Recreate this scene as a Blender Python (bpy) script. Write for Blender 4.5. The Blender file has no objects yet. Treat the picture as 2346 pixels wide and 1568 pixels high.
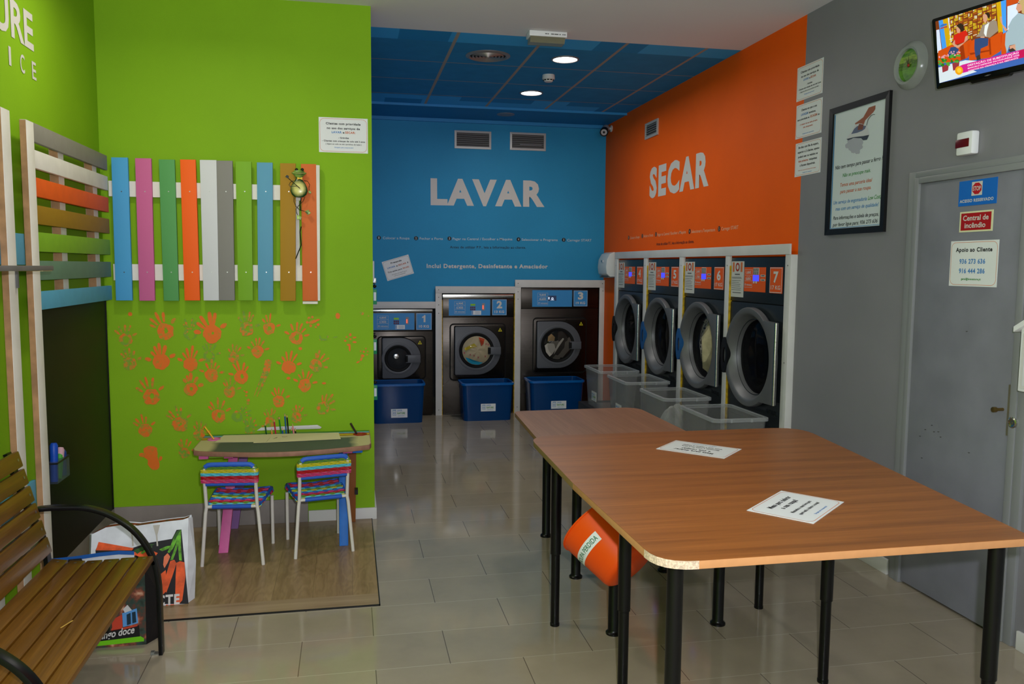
import bpy, bmesh, math, random
from mathutils import Vector, Matrix
random.seed(11)
PI = math.pi
scn = bpy.context.scene
COL = scn.collection
# ------------------------------------------------------------------ camera
W, H, F = 2346, 1568, 1868.54
PITCH, YAW, ROLL = -.0922, .1973, .0075
EYE = Vector((0, 0, 1.6))
RM = Matrix.Rotation(-YAW, 3, 'Z') @ Matrix.Rotation(PI/2 + PITCH, 3, 'X') @ Matrix.Rotation(ROLL, 3, 'Z')
cd = bpy.data.cameras.new('camera'); cam = bpy.data.objects.new('camera', cd); COL.objects.link(cam)
cam.matrix_world = Matrix.Translation(EYE) @ RM.to_4x4()
cd.sensor_width = 36; cd.sensor_fit = 'HORIZONTAL'; cd.lens = F/W*36; cd.clip_start = .02
scn.camera = cam
scn.view_settings.view_transform = 'Standard'; scn.view_settings.look = 'None'
scn.view_settings.gamma = 1; scn.view_settings.use_curve_mapping = False
scn.view_settings.exposure = -0.15
# ------------------------------------------------------------------ world and lights
wd = bpy.data.worlds.new('world'); scn.world = wd; wd.use_nodes = True
wd.node_tree.nodes['Background'].inputs[0].default_value = (.75, .85, 1, 1)
wd.node_tree.nodes['Background'].inputs[1].default_value = .35
def lamp(name, kind, loc, power, col=(1, 1, 1), size=.2, look=None, spread=None, shape='DISK', size_y=None):
    d = bpy.data.lights.new(name, kind); d.energy = power; d.color = col
    if kind == 'AREA':
        d.shape = shape; d.size = size
        if size_y: d.size_y = size_y
        if spread: d.spread = spread
    elif kind == 'POINT': d.shadow_soft_size = size
    o = bpy.data.objects.new(name, d); COL.objects.link(o); o.location = loc
    if look is not None: o.rotation_euler = (Vector(look) - Vector(loc)).to_track_quat('-Z', 'Y').to_euler()
    return o
# camera flash, just above and right of the lens
lamp('camera_flash', 'POINT', EYE + RM @ Vector((.08, .10, .02)), 250, (.95, .975, 1.05), .02)
# daylight through the shop window behind the camera
lamp('window_daylight', 'AREA', (.6, -2.35, 1.75), 4, (.82, .9, 1), 3.2, (.6, 3, 1.2), 3.0, 'RECTANGLE', 1.7)
# added fill light at the window, aimed up to brighten the ceiling
lamp('ceiling_fill', 'AREA', (.6, -2.3, 1.9), 50, (.96, .98, 1.05), 3.2, (.6, .9, 4.6), 2.2, 'RECTANGLE', 1.0)
# recessed ceiling lamps over the waiting area, above the frame
for lx, ly, lp in ((-.78, 4.0, 11), (.9, 2.6, 1.2), (-.3, 1.2, 1.2), (1.9, 1.0, 1.2)):
    lamp('ceiling_lamp_light', 'AREA', (lx, ly, 3.135), lp, (1, .93, .80), .17, (lx, ly, 0), 2.75)

# ------------------------------------------------------------------ geometry helpers
def ray(x, y): return RM @ Vector(((x-W/2)/F, -(y-H/2)/F, -1))
class Pl:
    """a real plane of the room with its own right / up / outward axes"""
    def __init__(s, o, u, v):
        s.o = Vector(o); s.u = Vector(u).normalized(); v = Vector(v)
        s.n = s.u.cross(v).normalized(); s.v = s.n.cross(s.u)
    def p(s, a, b, c=0): return s.o + s.u*a + s.v*b + s.n*c
    def px(s, x, y):
        r = ray(x, y); t = (s.o-EYE).dot(s.n)/r.dot(s.n); return EYE + r*t
    def uv(s, x, y):
        d = s.px(x, y) - s.o; return (d.dot(s.u), d.dot(s.v))
    def off(s, c): return Pl(s.o + s.n*c, s.u, s.v)
def back(y): return Pl((0, y, 0), (1, 0, 0), (0, 0, 1))
def right(x): return Pl((x, 0, 0), (0, -1, 0), (0, 0, 1))
def left(x): return Pl((x, 0, 0), (0, 1, 0), (0, 0, 1))
def level(z): return Pl((0, 0, z), (1, 0, 0), (0, 1, 0))

_glyph = {}
def glyphs(s):
    if s not in _glyph:
        c = bpy.data.curves.new('t', 'FONT'); c.body = s; c.resolution_u = 3; c.dimensions = '2D'; c.fill_mode = 'BOTH'
        o = bpy.data.objects.new('t', c)
        m = o.to_mesh()
        vs = [(v.co.x, v.co.y) for v in m.vertices]; fs = [tuple(p.vertices) for p in m.polygons]
        o.to_mesh_clear(); bpy.data.objects.remove(o); bpy.data.curves.remove(c)
        _glyph[s] = (vs, fs)
    return _glyph[s]
_bold = {}
def glyphs_b(s, off):
    k = (s, off)
    if k not in _bold:
        c = bpy.data.curves.new('t', 'FONT'); c.body = s; c.resolution_u = 3; c.dimensions = '2D'; c.fill_mode = 'BOTH'; c.offset = off
        o = bpy.data.objects.new('t', c); m = o.to_mesh()
        _bold[k] = ([(v.co.x, v.co.y) for v in m.vertices], [tuple(p.vertices) for p in m.polygons])
        o.to_mesh_clear(); bpy.data.objects.remove(o); bpy.data.curves.remove(c)
    return _bold[k]

class MB:
    def __init__(s): s.v = []; s.f = []
    def add(s, vs, fs):
        b = len(s.v); s.v += [Vector(v) for v in vs]; s.f += [tuple(i+b for i in f) for f in fs]; return s
    def box(s, x0, x1, y0, y1, z0, z1):
        return s.add([(x, y, z) for z in (z0, z1) for y in (y0, y1) for x in (x0, x1)],
                     [(0, 2, 3, 1), (4, 5, 7, 6), (0, 1, 5, 4), (2, 6, 7, 3), (0, 4, 6, 2), (1, 3, 7, 5)])
    def pbox(s, pl, a0, a1, b0, b1, c0, c1):
        return s.add([pl.p(a, b, c) for c in (c0, c1) for b in (b0, b1) for a in (a0, a1)],
                     [(0, 2, 3, 1), (4, 5, 7, 6), (0, 1, 5, 4), (2, 6, 7, 3), (0, 4, 6, 2), (1, 3, 7, 5)])
    def hexa(s, lo, hi):
        """lo, hi: matching rings of points"""
        n = len(lo); return s.add(list(lo)+list(hi), [tuple(range(n-1, -1, -1)), tuple(range(n, 2*n))] + [(i, (i+1) % n, n+(i+1) % n, n+i) for i in range(n)])
    def prism(s, pl, pts, c0, c1): return s.hexa([pl.p(a, b, c0) for a, b in pts], [pl.p(a, b, c1) for a, b in pts])
    def poly(s, pl, pts, c=0): return s.add([pl.p(a, b, c) for a, b in pts], [tuple(range(len(pts)))])
    def pxpoly(s, pl, pts, c=.001, m=None):
        q = [m(*p) for p in pts] if m else pts
        return s.add([pl.px(*p) + pl.n*c for p in q], [tuple(range(len(q)))])
    def pxprism(s, pl, pts, c0, c1, m=None):
        q = [pl.px(*(m(*p) if m else p)) for p in pts]
        return s.hexa([p + pl.n*c0 for p in q], [p + pl.n*c1 for p in q])
    def disc(s, pl, a, b, r, c=0, n=24, rb=None): return s.poly(pl, [(a+r*math.cos(2*PI*i/n), b+(rb or r)*math.sin(2*PI*i/n)) for i in range(n)], c)
    def ring(s, pl, a, b, r0, r1, c=0, n=32):
        o = [(math.cos(2*PI*i/n), math.sin(2*PI*i/n)) for i in range(n)]
        return s.add([pl.p(a+r0*x, b+r0*y, c) for x, y in o]+[pl.p(a+r1*x, b+r1*y, c) for x, y in o], [(i, (i+1) % n, n+(i+1) % n, n+i) for i in range(n)])
    def outline(s, pl, pts, w, c=0):
        """flat band of width w inside a closed outline"""
        n = len(pts); ca = sum(p[0] for p in pts)/n; cb = sum(p[1] for p in pts)/n
        ins = []
        for i in range(n):
            p0, p1, p2 = Vector(pts[i-1]), Vector(pts[i]), Vector(pts[(i+1) % n])
            d = ((p1-p0).normalized()+(p2-p1).normalized()).normalized(); nn = Vector((-d.y, d.x))
            ins.append(p1+nn*w)
        return s.add([pl.p(*p, c) for p in pts]+[pl.p(p.x, p.y, c) for p in ins], [(i, (i+1) % n, n+(i+1) % n, n+i) for i in range(n)])
    def lathe(s, o, ax, prof, n=32, side=None, caps=False):
        o = Vector(o); ax = Vector(ax).normalized(); e = ax.orthogonal().normalized() if side is None else Vector(side).normalized(); g = ax.cross(e)
        b = len(s.v); k = len(prof)
        for r, h in prof:
            for i in range(n):
                t = 2*PI*i/n; s.v.append(o+ax*h+(e*math.cos(t)+g*math.sin(t))*r)
        for j in range(k-1):
            for i in range(n): s.f.append((b+j*n+i, b+j*n+(i+1) % n, b+(j+1)*n+(i+1) % n, b+(j+1)*n+i))
        if caps: s.f += [tuple(b+i for i in range(n-1, -1, -1)), tuple(b+(k-1)*n+i for i in range(n))]
        return s
    def rod(s, a, b, r, n=14, r2=None):
        a = Vector(a); b = Vector(b); return s.lathe(a, b-a, [(r, 0), (r if r2 is None else r2, (b-a).length)], n, caps=True)
    def ball(s, o, r, sc=(1, 1, 1), n=20, m=12):
        b = MB().lathe((0, 0, 0), (0, 0, 1), [(math.sin(PI*j/m)*r+1e-5, -math.cos(PI*j/m)*r) for j in range(m+1)], n)
        return s.add([Vector(o)+Vector((v.x*sc[0], v.y*sc[1], v.z*sc[2])) for v in b.v], b.f)
    def tube(s, path, r, n=10, closed=False, sec=None):
        """sweep a circle (or the 2D section sec = [(side, up)...]) along a path"""
        P = [Vector(p) for p in path]; k = len(P); b = len(s.v); up = None
        for i in range(k):
            d = ((P[(i+1) % k]-P[i-1]) if closed else (P[min(i+1, k-1)]-P[max(i-1, 0)])).normalized()
            if up is None: up = d.orthogonal().normalized() if sec is None else (Vector((0, 1, 0)) if abs(d.y) < .9 else Vector((0, 0, 1)))
            up = (up - d*up.dot(d)).normalized(); sd = d.cross(up)
            rr = r[i] if isinstance(r, (list, tuple)) else r
            S = sec or [(rr*math.cos(2*PI*q/n), rr*math.sin(2*PI*q/n)) for q in range(n)]
            for x, y in S: s.v.append(P[i]+up*x+sd*y)
        m = len(S)
        for i in range(k if closed else k-1):
            j = (i+1) % k
            for q in range(m): s.f.append((b+i*m+q, b+i*m+(q+1) % m, b+j*m+(q+1) % m, b+j*m+q))
        if not closed: s.f += [tuple(b+q for q in range(m-1, -1, -1)), tuple(b+(k-1)*m+q for q in range(m))]
        return s
    def text(s, pl, t, p0, p1, h=None, c=.001, bold=.008, px=False, shear=0):
        """letters on a plane, baseline from p0 to p1, cap height h"""
        if px: p0 = pl.uv(*p0); p1 = pl.uv(*p1)
        if bold >= .03 and len(t) > 1:
            vs, fs = [], []
            for i, ch in enumerate(t):
                if ch == ' ': continue
                dx_ = max(v[0] for v in glyphs(t[:i+1])[0])-max(v[0] for v in glyphs(ch)[0]); g_, f_ = glyphs_b(ch, bold); b_ = len(vs)
                vs += [(x+dx_+(1.7*bold+.012)*i, y, .0003*(i % 2)) for x, y in g_]; fs += [tuple(q+b_ for q in f) for f in f_]
        else:
            vs, fs = glyphs_b(t, bold) if bold else glyphs(t); vs = [(x, y, 0) for x, y in vs]
        if not vs: return s
        x0 = min(v[0] for v in vs); x1 = max(v[0] for v in vs)
        hs = .7; L = math.hypot(p1[0]-p0[0], p1[1]-p0[1]); k = L/max(x1-x0, 1e-6); ky = k if h is None else h/hs
        dx, dy = (p1[0]-p0[0])/L, (p1[1]-p0[1])/L
        out = []
        for x, y, lift in vs:
            a = (x-x0)*k + y*ky*shear; b = y*ky; out.append(pl.p(p0[0]+a*dx-b*dy, p0[1]+a*dy+b*dx, c+lift))
        return s.add(out, fs)
    def build(s, name, mat, parent=None, smooth=False, bevel=0, at=None, seg=2):
        me = bpy.data.meshes.new(name)
        o = bpy.data.objects.new(name, me); COL.objects.link(o)
        if parent is not None:
            o.parent = parent; org = Vector((0, 0, 0)); q = parent
            while q is not None: org += q.location; q = q.parent
        elif at is not None: org = Vector(at); o.location = org
        else:
            lo = [min(v[i] for v in s.v) for i in range(3)]; hi = [max(v[i] for v in s.v) for i in range(3)]
            org = Vector(((lo[0]+hi[0])/2, (lo[1]+hi[1])/2, lo[2])); o.location = org
        me.from_pydata([v-org for v in s.v], [], s.f); me.validate()
        bm = bmesh.new(); bm.from_mesh(me)
        vol = [f for f in bm.faces if all(len(e.link_faces) == 2 for e in f.edges)]
        if vol: bmesh.ops.recalc_face_normals(bm, faces=vol)
        if bevel:
            es = [e for e in bm.edges if len(e.link_faces) == 2 and e.calc_face_angle(0) > .6]
            bmesh.ops.bevel(bm, geom=es, offset=bevel, segments=seg, affect='EDGES', profile=.6, clamp_overlap=True)
        bm.to_mesh(me); bm.free()
        me.materials.append(mat)
        if smooth or bevel:
            for p in me.polygons: p.use_smooth = True
            try: me.set_sharp_from_angle(angle=math.radians(38 if smooth else 30))
            except Exception: pass
        return o
def tag(o, label=None, cat=None, group=None, kind=None):
    for k, v in (('label', label), ('category', cat), ('group', group), ('kind', kind)):
        if v: o[k] = v
    return o
def thing(name, label, cat, loc=(0, 0, 0), group=None):
    o = bpy.data.objects.new(name, None); COL.objects.link(o); o.location = loc; o.empty_display_size = .05
    return tag(o, label, cat, group)
def struct(o): o['kind'] = 'structure'; return o
def rrect(a0, a1, b0, b1, r, n=5, corners=(1, 1, 1, 1)):
    """rounded rectangle, corners: bottom-right, top-right, top-left, bottom-left"""
    pts = []
    for k, (ca, cb, t0) in enumerate(((a1-r, b0+r, -PI/2), (a1-r, b1-r, 0), (a0+r, b1-r, PI/2), (a0+r, b0+r, PI))):
        if corners[k] == 0: pts.append((a1 if k < 2 else a0, b1 if k in (1, 2) else b0)); continue
        pts += [(ca+r*math.cos(t0+PI/2*i/n), cb+r*math.sin(t0+PI/2*i/n)) for i in range(n+1)]
    return pts
def arc(a, b, r, t0, t1, n=16): return [(a+r*math.cos(math.radians(t0+(t1-t0)*i/n)), b+r*math.sin(math.radians(t0+(t1-t0)*i/n))) for i in range(n+1)]

# ------------------------------------------------------------------ materials
def lin(c): return tuple((x/255/12.92 if x <= 10 else ((x/255+.055)/1.055)**2.4) for x in c) + (1,)
_mats = {}
def M(name, rgb=(200, 200, 200), rough=.55, metal=0, spec=.28, emit=0, alpha=1, noise=None, coat=0, trans=0, bump=None, aniso=None):
    """noise = (scale xyz, strength, [second colour]) varies the colour over the surface; bump = (scale, strength)"""
    if name in _mats: return _mats[name]
    m = bpy.data.materials.new(name); m.use_nodes = True; nt = m.node_tree; b = nt.nodes['Principled BSDF']
    b.inputs['Base Color'].default_value = lin(rgb); b.inputs['Roughness'].default_value = rough; b.inputs['Metallic'].default_value = metal
    b.inputs['Specular IOR Level'].default_value = spec; b.inputs['Alpha'].default_value = alpha
    b.inputs['Coat Weight'].default_value = coat; b.inputs['Coat Roughness'].default_value = .08
    b.inputs['Transmission Weight'].default_value = trans
    if emit: b.inputs['Emission Color'].default_value = lin(rgb); b.inputs['Emission Strength'].default_value = emit
    if noise or bump:
        tc = nt.nodes.new('ShaderNodeTexCoord'); mp = nt.nodes.new('ShaderNodeMapping'); nt.links.new(tc.outputs['Object'], mp.inputs[0])
    if noise:
        sc = noise[0] if isinstance(noise[0], tuple) else (noise[0],)*3
        mp.inputs['Scale'].default_value = sc
        nz = nt.nodes.new('ShaderNodeTexNoise'); nz.inputs['Scale'].default_value = 1; nz.inputs['Detail'].default_value = 5; nt.links.new(mp.outputs[0], nz.inputs[0])
        mx = nt.nodes.new('ShaderNodeMix'); mx.data_type = 'RGBA'
        rp = nt.nodes.new('ShaderNodeMapRange'); rp.inputs[1].default_value = .35; rp.inputs[2].default_value = .65
        nt.links.new(nz.outputs[0], rp.inputs[0]); nt.links.new(rp.outputs[0], mx.inputs[0])
        st = noise[1]
        c2 = noise[2] if len(noise) > 2 else tuple(max(0, x*(1-st)) for x in rgb)
        mx.inputs[6].default_value = lin(c2); mx.inputs[7].default_value = lin(rgb if len(noise) > 2 else tuple(min(255, x*(1+st*.5)) for x in rgb))
        nt.links.new(mx.outputs[2], b.inputs['Base Color'])
    if bump:
        n2 = nt.nodes.new('ShaderNodeTexNoise'); n2.inputs['Scale'].default_value = bump[0]; nt.links.new(tc.outputs['Object'], n2.inputs[0])
        bp = nt.nodes.new('ShaderNodeBump'); bp.inputs['Strength'].default_value = bump[1]; bp.inputs['Distance'].default_value = .002
        nt.links.new(n2.outputs[0], bp.inputs['Height']); nt.links.new(bp.outputs[0], b.inputs['Normal'])
    _mats[name] = m; return m
class G:
    """small node-graph helper"""
    def __init__(s, name):
        s.m = bpy.data.materials.new(name); s.m.use_nodes = True; s.nt = s.m.node_tree; s.b = s.nt.nodes['Principled BSDF']
    def n(s, t, **k):
        o = s.nt.nodes.new(t)
        for a, v in k.items(): setattr(o, a, v)
        return o
    def math(s, op, *a):
        o = s.n('ShaderNodeMath', operation=op)
        for i, x in enumerate(a):
            if hasattr(x, 'is_linked'): s.nt.links.new(x, o.inputs[i])
            else: o.inputs[i].default_value = x
        return o.outputs[0]
    def mix(s, f, a, b):
        o = s.n('ShaderNodeMix', data_type='RGBA')
        for i, x in ((0, f), (6, a), (7, b)):
            if hasattr(x, 'is_linked'): s.nt.links.new(x, o.inputs[i])
            else: o.inputs[i].default_value = x if i == 0 else lin(x)
        return o.outputs[2]
    def noise(s, sc, det=4, vec=None, scale=(1, 1, 1)):
        tc = s.n('ShaderNodeNewGeometry').outputs['Position'] if vec is None else vec
        mp = s.n('ShaderNodeMapping'); mp.inputs['Scale'].default_value = scale; s.nt.links.new(tc, mp.inputs[0])
        o = s.n('ShaderNodeTexNoise'); o.inputs['Scale'].default_value = sc; o.inputs['Detail'].default_value = det; s.nt.links.new(mp.outputs[0], o.inputs[0]); return o.outputs[0]
    def pos(s):
        o = s.n('ShaderNodeSeparateXYZ'); s.nt.links.new(s.n('ShaderNodeNewGeometry').outputs['Position'], o.inputs[0]); return o.outputs
    def rng(s, x, a, b, c=0, d=1):
        o = s.n('ShaderNodeMapRange'); s.nt.links.new(x, o.inputs[0])
        for i, v in enumerate((a, b, c, d)): o.inputs[i+1].default_value = v
        return o.outputs[0]
    def out(s, col=None, **k):
        if col is not None: s.nt.links.new(col, s.b.inputs['Base Color'])
        for a, v in k.items():
            q = s.b.inputs[a.replace('_', ' ')]
            if hasattr(v, 'is_linked'): s.nt.links.new(v, q)
            else: q.default_value = v
        return s.m

def floor_mat():
    g = G('polished_tile'); x, y, z = g.pos()
    r = g.math('DIVIDE', g.math('SUBTRACT', y, 3.4525), .3045); row = g.math('FLOOR', r); fy = g.math('FRACT', r)
    sh = g.math('MULTIPLY', g.math('PINGPONG', row, 1), .298)
    cx = g.math('DIVIDE', g.math('SUBTRACT', g.math('SUBTRACT', x, .088), sh), .598); fx = g.math('FRACT', cx)
    jx = g.math('LESS_THAN', g.math('ABSOLUTE', g.math('SUBTRACT', fx, .5)), .5-.003)
    jy = g.math('LESS_THAN', g.math('ABSOLUTE', g.math('SUBTRACT', fy, .5)), .5-.005)
    idn = g.n('ShaderNodeCombineXYZ'); g.nt.links.new(g.math('FLOOR', cx), idn.inputs[0]); g.nt.links.new(row, idn.inputs[1])
    wn = g.n('ShaderNodeTexWhiteNoise'); g.nt.links.new(idn.outputs[0], wn.inputs[0])
    cl = g.noise(3.2, 6); cl2 = g.noise(28, 3)
    f = g.math('ADD', g.math('MULTIPLY', g.rng(cl, .3, .7), .55), g.math('ADD', g.math('MULTIPLY', wn.outputs[0], .3), g.math('MULTIPLY', cl2, .2)))
    base = g.mix(f, (142, 132, 114), (166, 154, 133))
    c1 = g.mix(jy, (182, 174, 156), base); c2 = g.mix(jx, (98, 89, 77), c1)
    rg = g.math('ADD', .05, g.math('MULTIPLY', g.noise(6, 3), .09))
    return g.out(c2, Roughness=rg, Specular_IOR_Level=.62)
def ceil_tile_mat():
    g = G('blue_ceiling_tile'); x, y, z = g.pos()
    fx = g.math('FRACT', g.math('DIVIDE', g.math('SUBTRACT', x, .735-.012), .5905))
    fy = g.math('FRACT', g.math('DIVIDE', g.math('SUBTRACT', y, 6.376-.006), .607))
    lx = g.math('LESS_THAN', fx, .04); ly = g.math('LESS_THAN', fy, .021)
    inn = g.math('MULTIPLY', g.math('GREATER_THAN', y, 5.8), g.math('LESS_THAN', y, 7.62))
    ly2 = g.math('MULTIPLY', ly, inn)
    wn = g.n('ShaderNodeTexWhiteNoise'); cb = g.n('ShaderNodeCombineXYZ')
    g.nt.links.new(g.math('FLOOR', g.math('DIVIDE', x, .345)), cb.inputs[0]); g.nt.links.new(g.math('FLOOR', g.math('DIVIDE', y, 1.3)), cb.inputs[1]); g.nt.links.new(cb.outputs[0], wn.inputs[0])
    edge = g.mix(g.math('GREATER_THAN', wn.outputs[0], .45), (36, 136, 198), (62, 170, 236))
    base = g.mix(g.rng(g.noise(9, 5), .3, .7), (40, 128, 182), (44, 136, 192))
    c = g.mix(inn, edge, base)
    c = g.mix(g.math('MAXIMUM', lx, ly2), c, (158, 150, 142))
    return g.out(c, Roughness=.8, Specular_IOR_Level=.2)
def wood_mat(name, dark, light, axis, ring=1.0, rough=.4, streak=1.0, coat=0, world=False):
    """axis: 0/1/2 grain direction, object space"""
    g = G(name); vec = g.n('ShaderNodeTexCoord').outputs['Object'] if not world else None
    s1 = [34*ring]*3; s1[axis] = 1.5*ring; s2 = [170*ring]*3; s2[axis] = 3*ring
    a = g.noise(1, 5, vec, tuple(s1)); b = g.noise(1, 3, vec, tuple(s2))
    w = g.math('SINE', g.math('MULTIPLY', a, 52)); w = g.rng(w, -1, 1)
    f = g.math('ADD', g.math('MULTIPLY', g.rng(a, .3, .7), .5), g.math('ADD', g.math('MULTIPLY', w, .22*streak), g.math('MULTIPLY', g.rng(b, .3, .7), .32)))
    return g.out(g.mix(f, dark, light), Roughness=rough, Specular_IOR_Level=.4, Coat_Weight=coat)
def plank_mat():
    g = G('laminate_plank'); x, y, z = g.pos()
    vec = g.n('ShaderNodeNewGeometry').outputs['Position']
    border = g.math('MAXIMUM', g.math('LESS_THAN', y, 3.905), g.math('GREATER_THAN', y, 5.02))
    f1 = g.rng(g.noise(1, 5, vec, (22, 1.6, 1)), .3, .7); f2 = g.rng(g.noise(1, 5, vec, (1.6, 22, 1)), .3, .7)
    fr = g.rng(g.math('SINE', g.math('MULTIPLY', g.noise(1, 4, vec, (9, 2.0, 1)), 60)), -1, 1)
    rowid = g.math('FLOOR', g.math('DIVIDE', x, .19)); cb = g.n('ShaderNodeCombineXYZ'); g.nt.links.new(rowid, cb.inputs[0])
    wn = g.n('ShaderNodeTexWhiteNoise'); g.nt.links.new(cb.outputs[0], wn.inputs[0])
    f = g.math('ADD', g.math('MULTIPLY', f1, .45), g.math('ADD', g.math('MULTIPLY', wn.outputs[0], .3), g.math('MULTIPLY', fr, .22)))
    a = g.mix(f, (112, 88, 60), (164, 138, 102)); b = g.mix(f2, (134, 112, 86), (162, 140, 112))
    fx = g.math('FRACT', g.math('DIVIDE', x, .19)); seam = g.math('MULTIPLY', g.math('LESS_THAN', fx, .012), .5)
    c = g.mix(border, g.mix(seam, a, (70, 55, 40)), b)
    return g.out(c, Roughness=.34, Specular_IOR_Level=.4)
def wall_mat(name, rgb, rough=.6, amt=.05):
    g = G(name); n1 = g.noise(1.3, 4); n2 = g.noise(240, 2)
    f = g.math('ADD', g.math('MULTIPLY', n1, .6), g.math('MULTIPLY', n2, .4))
    c = g.mix(g.rng(f, .3, .7), tuple(x*(1-amt) for x in rgb), tuple(min(255, x*(1+amt)) for x in rgb))
    bp = g.n('ShaderNodeBump'); bp.inputs['Strength'].default_value = .12; bp.inputs['Distance'].default_value = .002
    g.nt.links.new(n2, bp.inputs['Height'])
    return g.out(c, Roughness=rough, Specular_IOR_Level=.12, Normal=bp.outputs[0])
def grey_wall_mat():
    g = G('grey_paint'); n1 = g.noise(1.6, 5); n2 = g.noise(240, 2)
    c = g.mix(g.rng(n1, .3, .7), (125, 123, 129), (134, 132, 138))
    return g.out(c, Roughness=.5, Specular_IOR_Level=.35)
def paint_mat(name, k):
    """dabbed orange paint over green, k = how much paint"""
    g = G(name); n = g.noise(60, 5); n2 = g.noise(15, 3)
    f = g.rng(g.math('ADD', g.math('MULTIPLY', n, .6), g.math('MULTIPLY', n2, .4)), .62-k*.45, .72-k*.25)
    return g.out(g.mix(f, (118, 160, 44), (228, 112, 28)), Roughness=.6, Specular_IOR_Level=.3)
def steel_mat(name, rgb, axis=0, rough=.3):
    g = G(name); vec = g.n('ShaderNodeTexCoord').outputs['Object']
    sc = [4, 4, 4]; sc[2] = 420
    if axis == 2: sc = [420, 420, 4]
    n = g.noise(1, 3, vec, tuple(sc)); cl = g.noise(3, 3, vec)
    c = g.mix(g.rng(n, .3, .7), tuple(x*.9 for x in rgb), tuple(min(255, x*1.08) for x in rgb))
    r = g.math('ADD', rough-.06, g.math('MULTIPLY', cl, .14))
    return g.out(c, Roughness=r, Metallic=1.0)
def see_mat(name, rgb, clear, rough=.15, spec=.5, tint=.3, edge=.45):
    """clear plastic or glass: part straight-through, part surface"""
    m = bpy.data.materials.new(name); m.use_nodes = True; nt = m.node_tree; b = nt.nodes['Principled BSDF']; o = nt.nodes['Material Output']
    b.inputs['Base Color'].default_value = lin(rgb); b.inputs['Roughness'].default_value = rough; b.inputs['Specular IOR Level'].default_value = spec
    t = nt.nodes.new('ShaderNodeBsdfTransparent'); t.inputs[0].default_value = tuple(1-tint+tint*c for c in lin(rgb)[:3])+(1,)
    mx = nt.nodes.new('ShaderNodeMixShader'); lw = nt.nodes.new('ShaderNodeLayerWeight'); lw.inputs[0].default_value = .35
    mr = nt.nodes.new('ShaderNodeMapRange'); mr.inputs[3].default_value = 1-clear; mr.inputs[4].default_value = min(1, 1-clear+edge)
    nt.links.new(lw.outputs['Facing'], mr.inputs[0]); nt.links.new(mr.outputs[0], mx.inputs[0])
    nt.links.new(t.outputs[0], mx.inputs[1]); nt.links.new(b.outputs[0], mx.inputs[2]); nt.links.new(mx.outputs[0], o.inputs[0])
    return m
GREEN = (129, 174, 28)
m_green = wall_mat('green_paint', GREEN); m_blue = wall_mat('blue_paint', (48, 144, 192), .5); m_orange = wall_mat('orange_paint', (242, 94, 0), .55)
m_grey = grey_wall_mat(); m_white = M('white_paint', (214, 212, 210), .6); m_ceil = wall_mat('ceiling_plaster', (226, 224, 228), .8, .015)
m_floor = floor_mat(); m_ctile = ceil_tile_mat(); m_soffit = wall_mat('blue_soffit', (42, 130, 186), .7)
m_lip = M('blue_lip', (48, 140, 200), .5)
m_board = M('white_board', (206, 204, 202), .4, noise=(3, .04)); m_screw = M('screw', (90, 88, 86), .4, .8)
m_yellow = M('yellow_foam', (196, 158, 24), .8, noise=(30, .2))
m_paper = M('paper', (226, 228, 230), .5); m_ink = M('black_ink', (22, 22, 24), .6); m_oline = M('orange_ink', (214, 120, 60), .6); m_bline = M('blue_ink', (66, 130, 190), .6); m_gline = M('green_ink', (62, 140, 60), .6)
m_letter = M('white_vinyl', (208, 204, 200), .5); m_letter2 = M('grey_vinyl', (186, 200, 208), .5); m_letter3 = M('pale_vinyl', (236, 180, 140), .5); m_dark = M('dark_vinyl', (24, 24, 26), .5)
m_black = M('black_plastic', (16, 16, 17), .4); m_blacksteel = M('black_steel', (7, 7, 9), .3, 0, .3); m_rubber = M('black_rubber', (14, 14, 15), .7)
m_steel = steel_mat('brushed_steel', (66, 61, 57), 0, .27); m_steel2 = steel_mat('bright_steel', (205, 203, 200), 0, .2); m_alu = M('aluminium', (170, 170, 172), .35, .9)
m_glass = see_mat('door_glass', (16, 18, 22), .93, .04, .9, .12, .25)
m_door_grey = M('dark_grey_plastic', (86, 88, 94), .38); m_ringgrey = M('dryer_door_grey', (104, 104, 106), .42, .3)
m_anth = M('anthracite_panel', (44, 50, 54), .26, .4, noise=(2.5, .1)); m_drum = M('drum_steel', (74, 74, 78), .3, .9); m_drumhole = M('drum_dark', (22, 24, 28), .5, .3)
m_cblue = M('panel_blue', (58, 140, 204), .45); m_corange = M('panel_orange', (226, 88, 20), .5)

# ------------------------------------------------------------------ the room
XR, YB, YG, XL, ZC, XE = 2.766, 8.69, 5.125, -1.395, 3.15, .145
YF = -2.6
P_back, P_right, P_left, P_green, P_floor = back(YB), right(XR), left(XL), back(YG), level(0)
struct(MB().box(XL-.1, XR+1.2, YF-.1, YB+1.3, -.1, 0).build('floor', m_floor))
struct(MB().box(XL-.1, XR+1.2, YF-.1, 5.555, ZC, ZC+.1).build('ceiling', m_ceil))
struct(MB().box(XE-.1, XR+.1, 5.555, 8.018, ZC, ZC+.1).build('ceiling_back', m_ctile))
sof = struct(MB().box(XE-.1, XR+.1, 8.018, YB+.1, ZC-.016, ZC+.1).build('ceiling_soffit', m_soffit))
MB().box(XE, XR, 8.008, 8.02, ZC-.022, ZC).build('ceiling_lip', m_lip, sof)
MB().box(XE, XR, YB-.03, YB, ZC-.05, ZC-.016).build('cornice', m_lip, sof)
struct(MB().box(XL-.1, XL, YF-.1, YB+1.3, 0, ZC).build('wall_left', m_green))
wg = struct(MB().box(XL, XE, YG, YG+.12, 0, ZC).build('wall_green', m_green))
struct(MB().box(XE-.1, XE, YG+.12, YB, 0, ZC).build('wall_side', m_blue))
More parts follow.
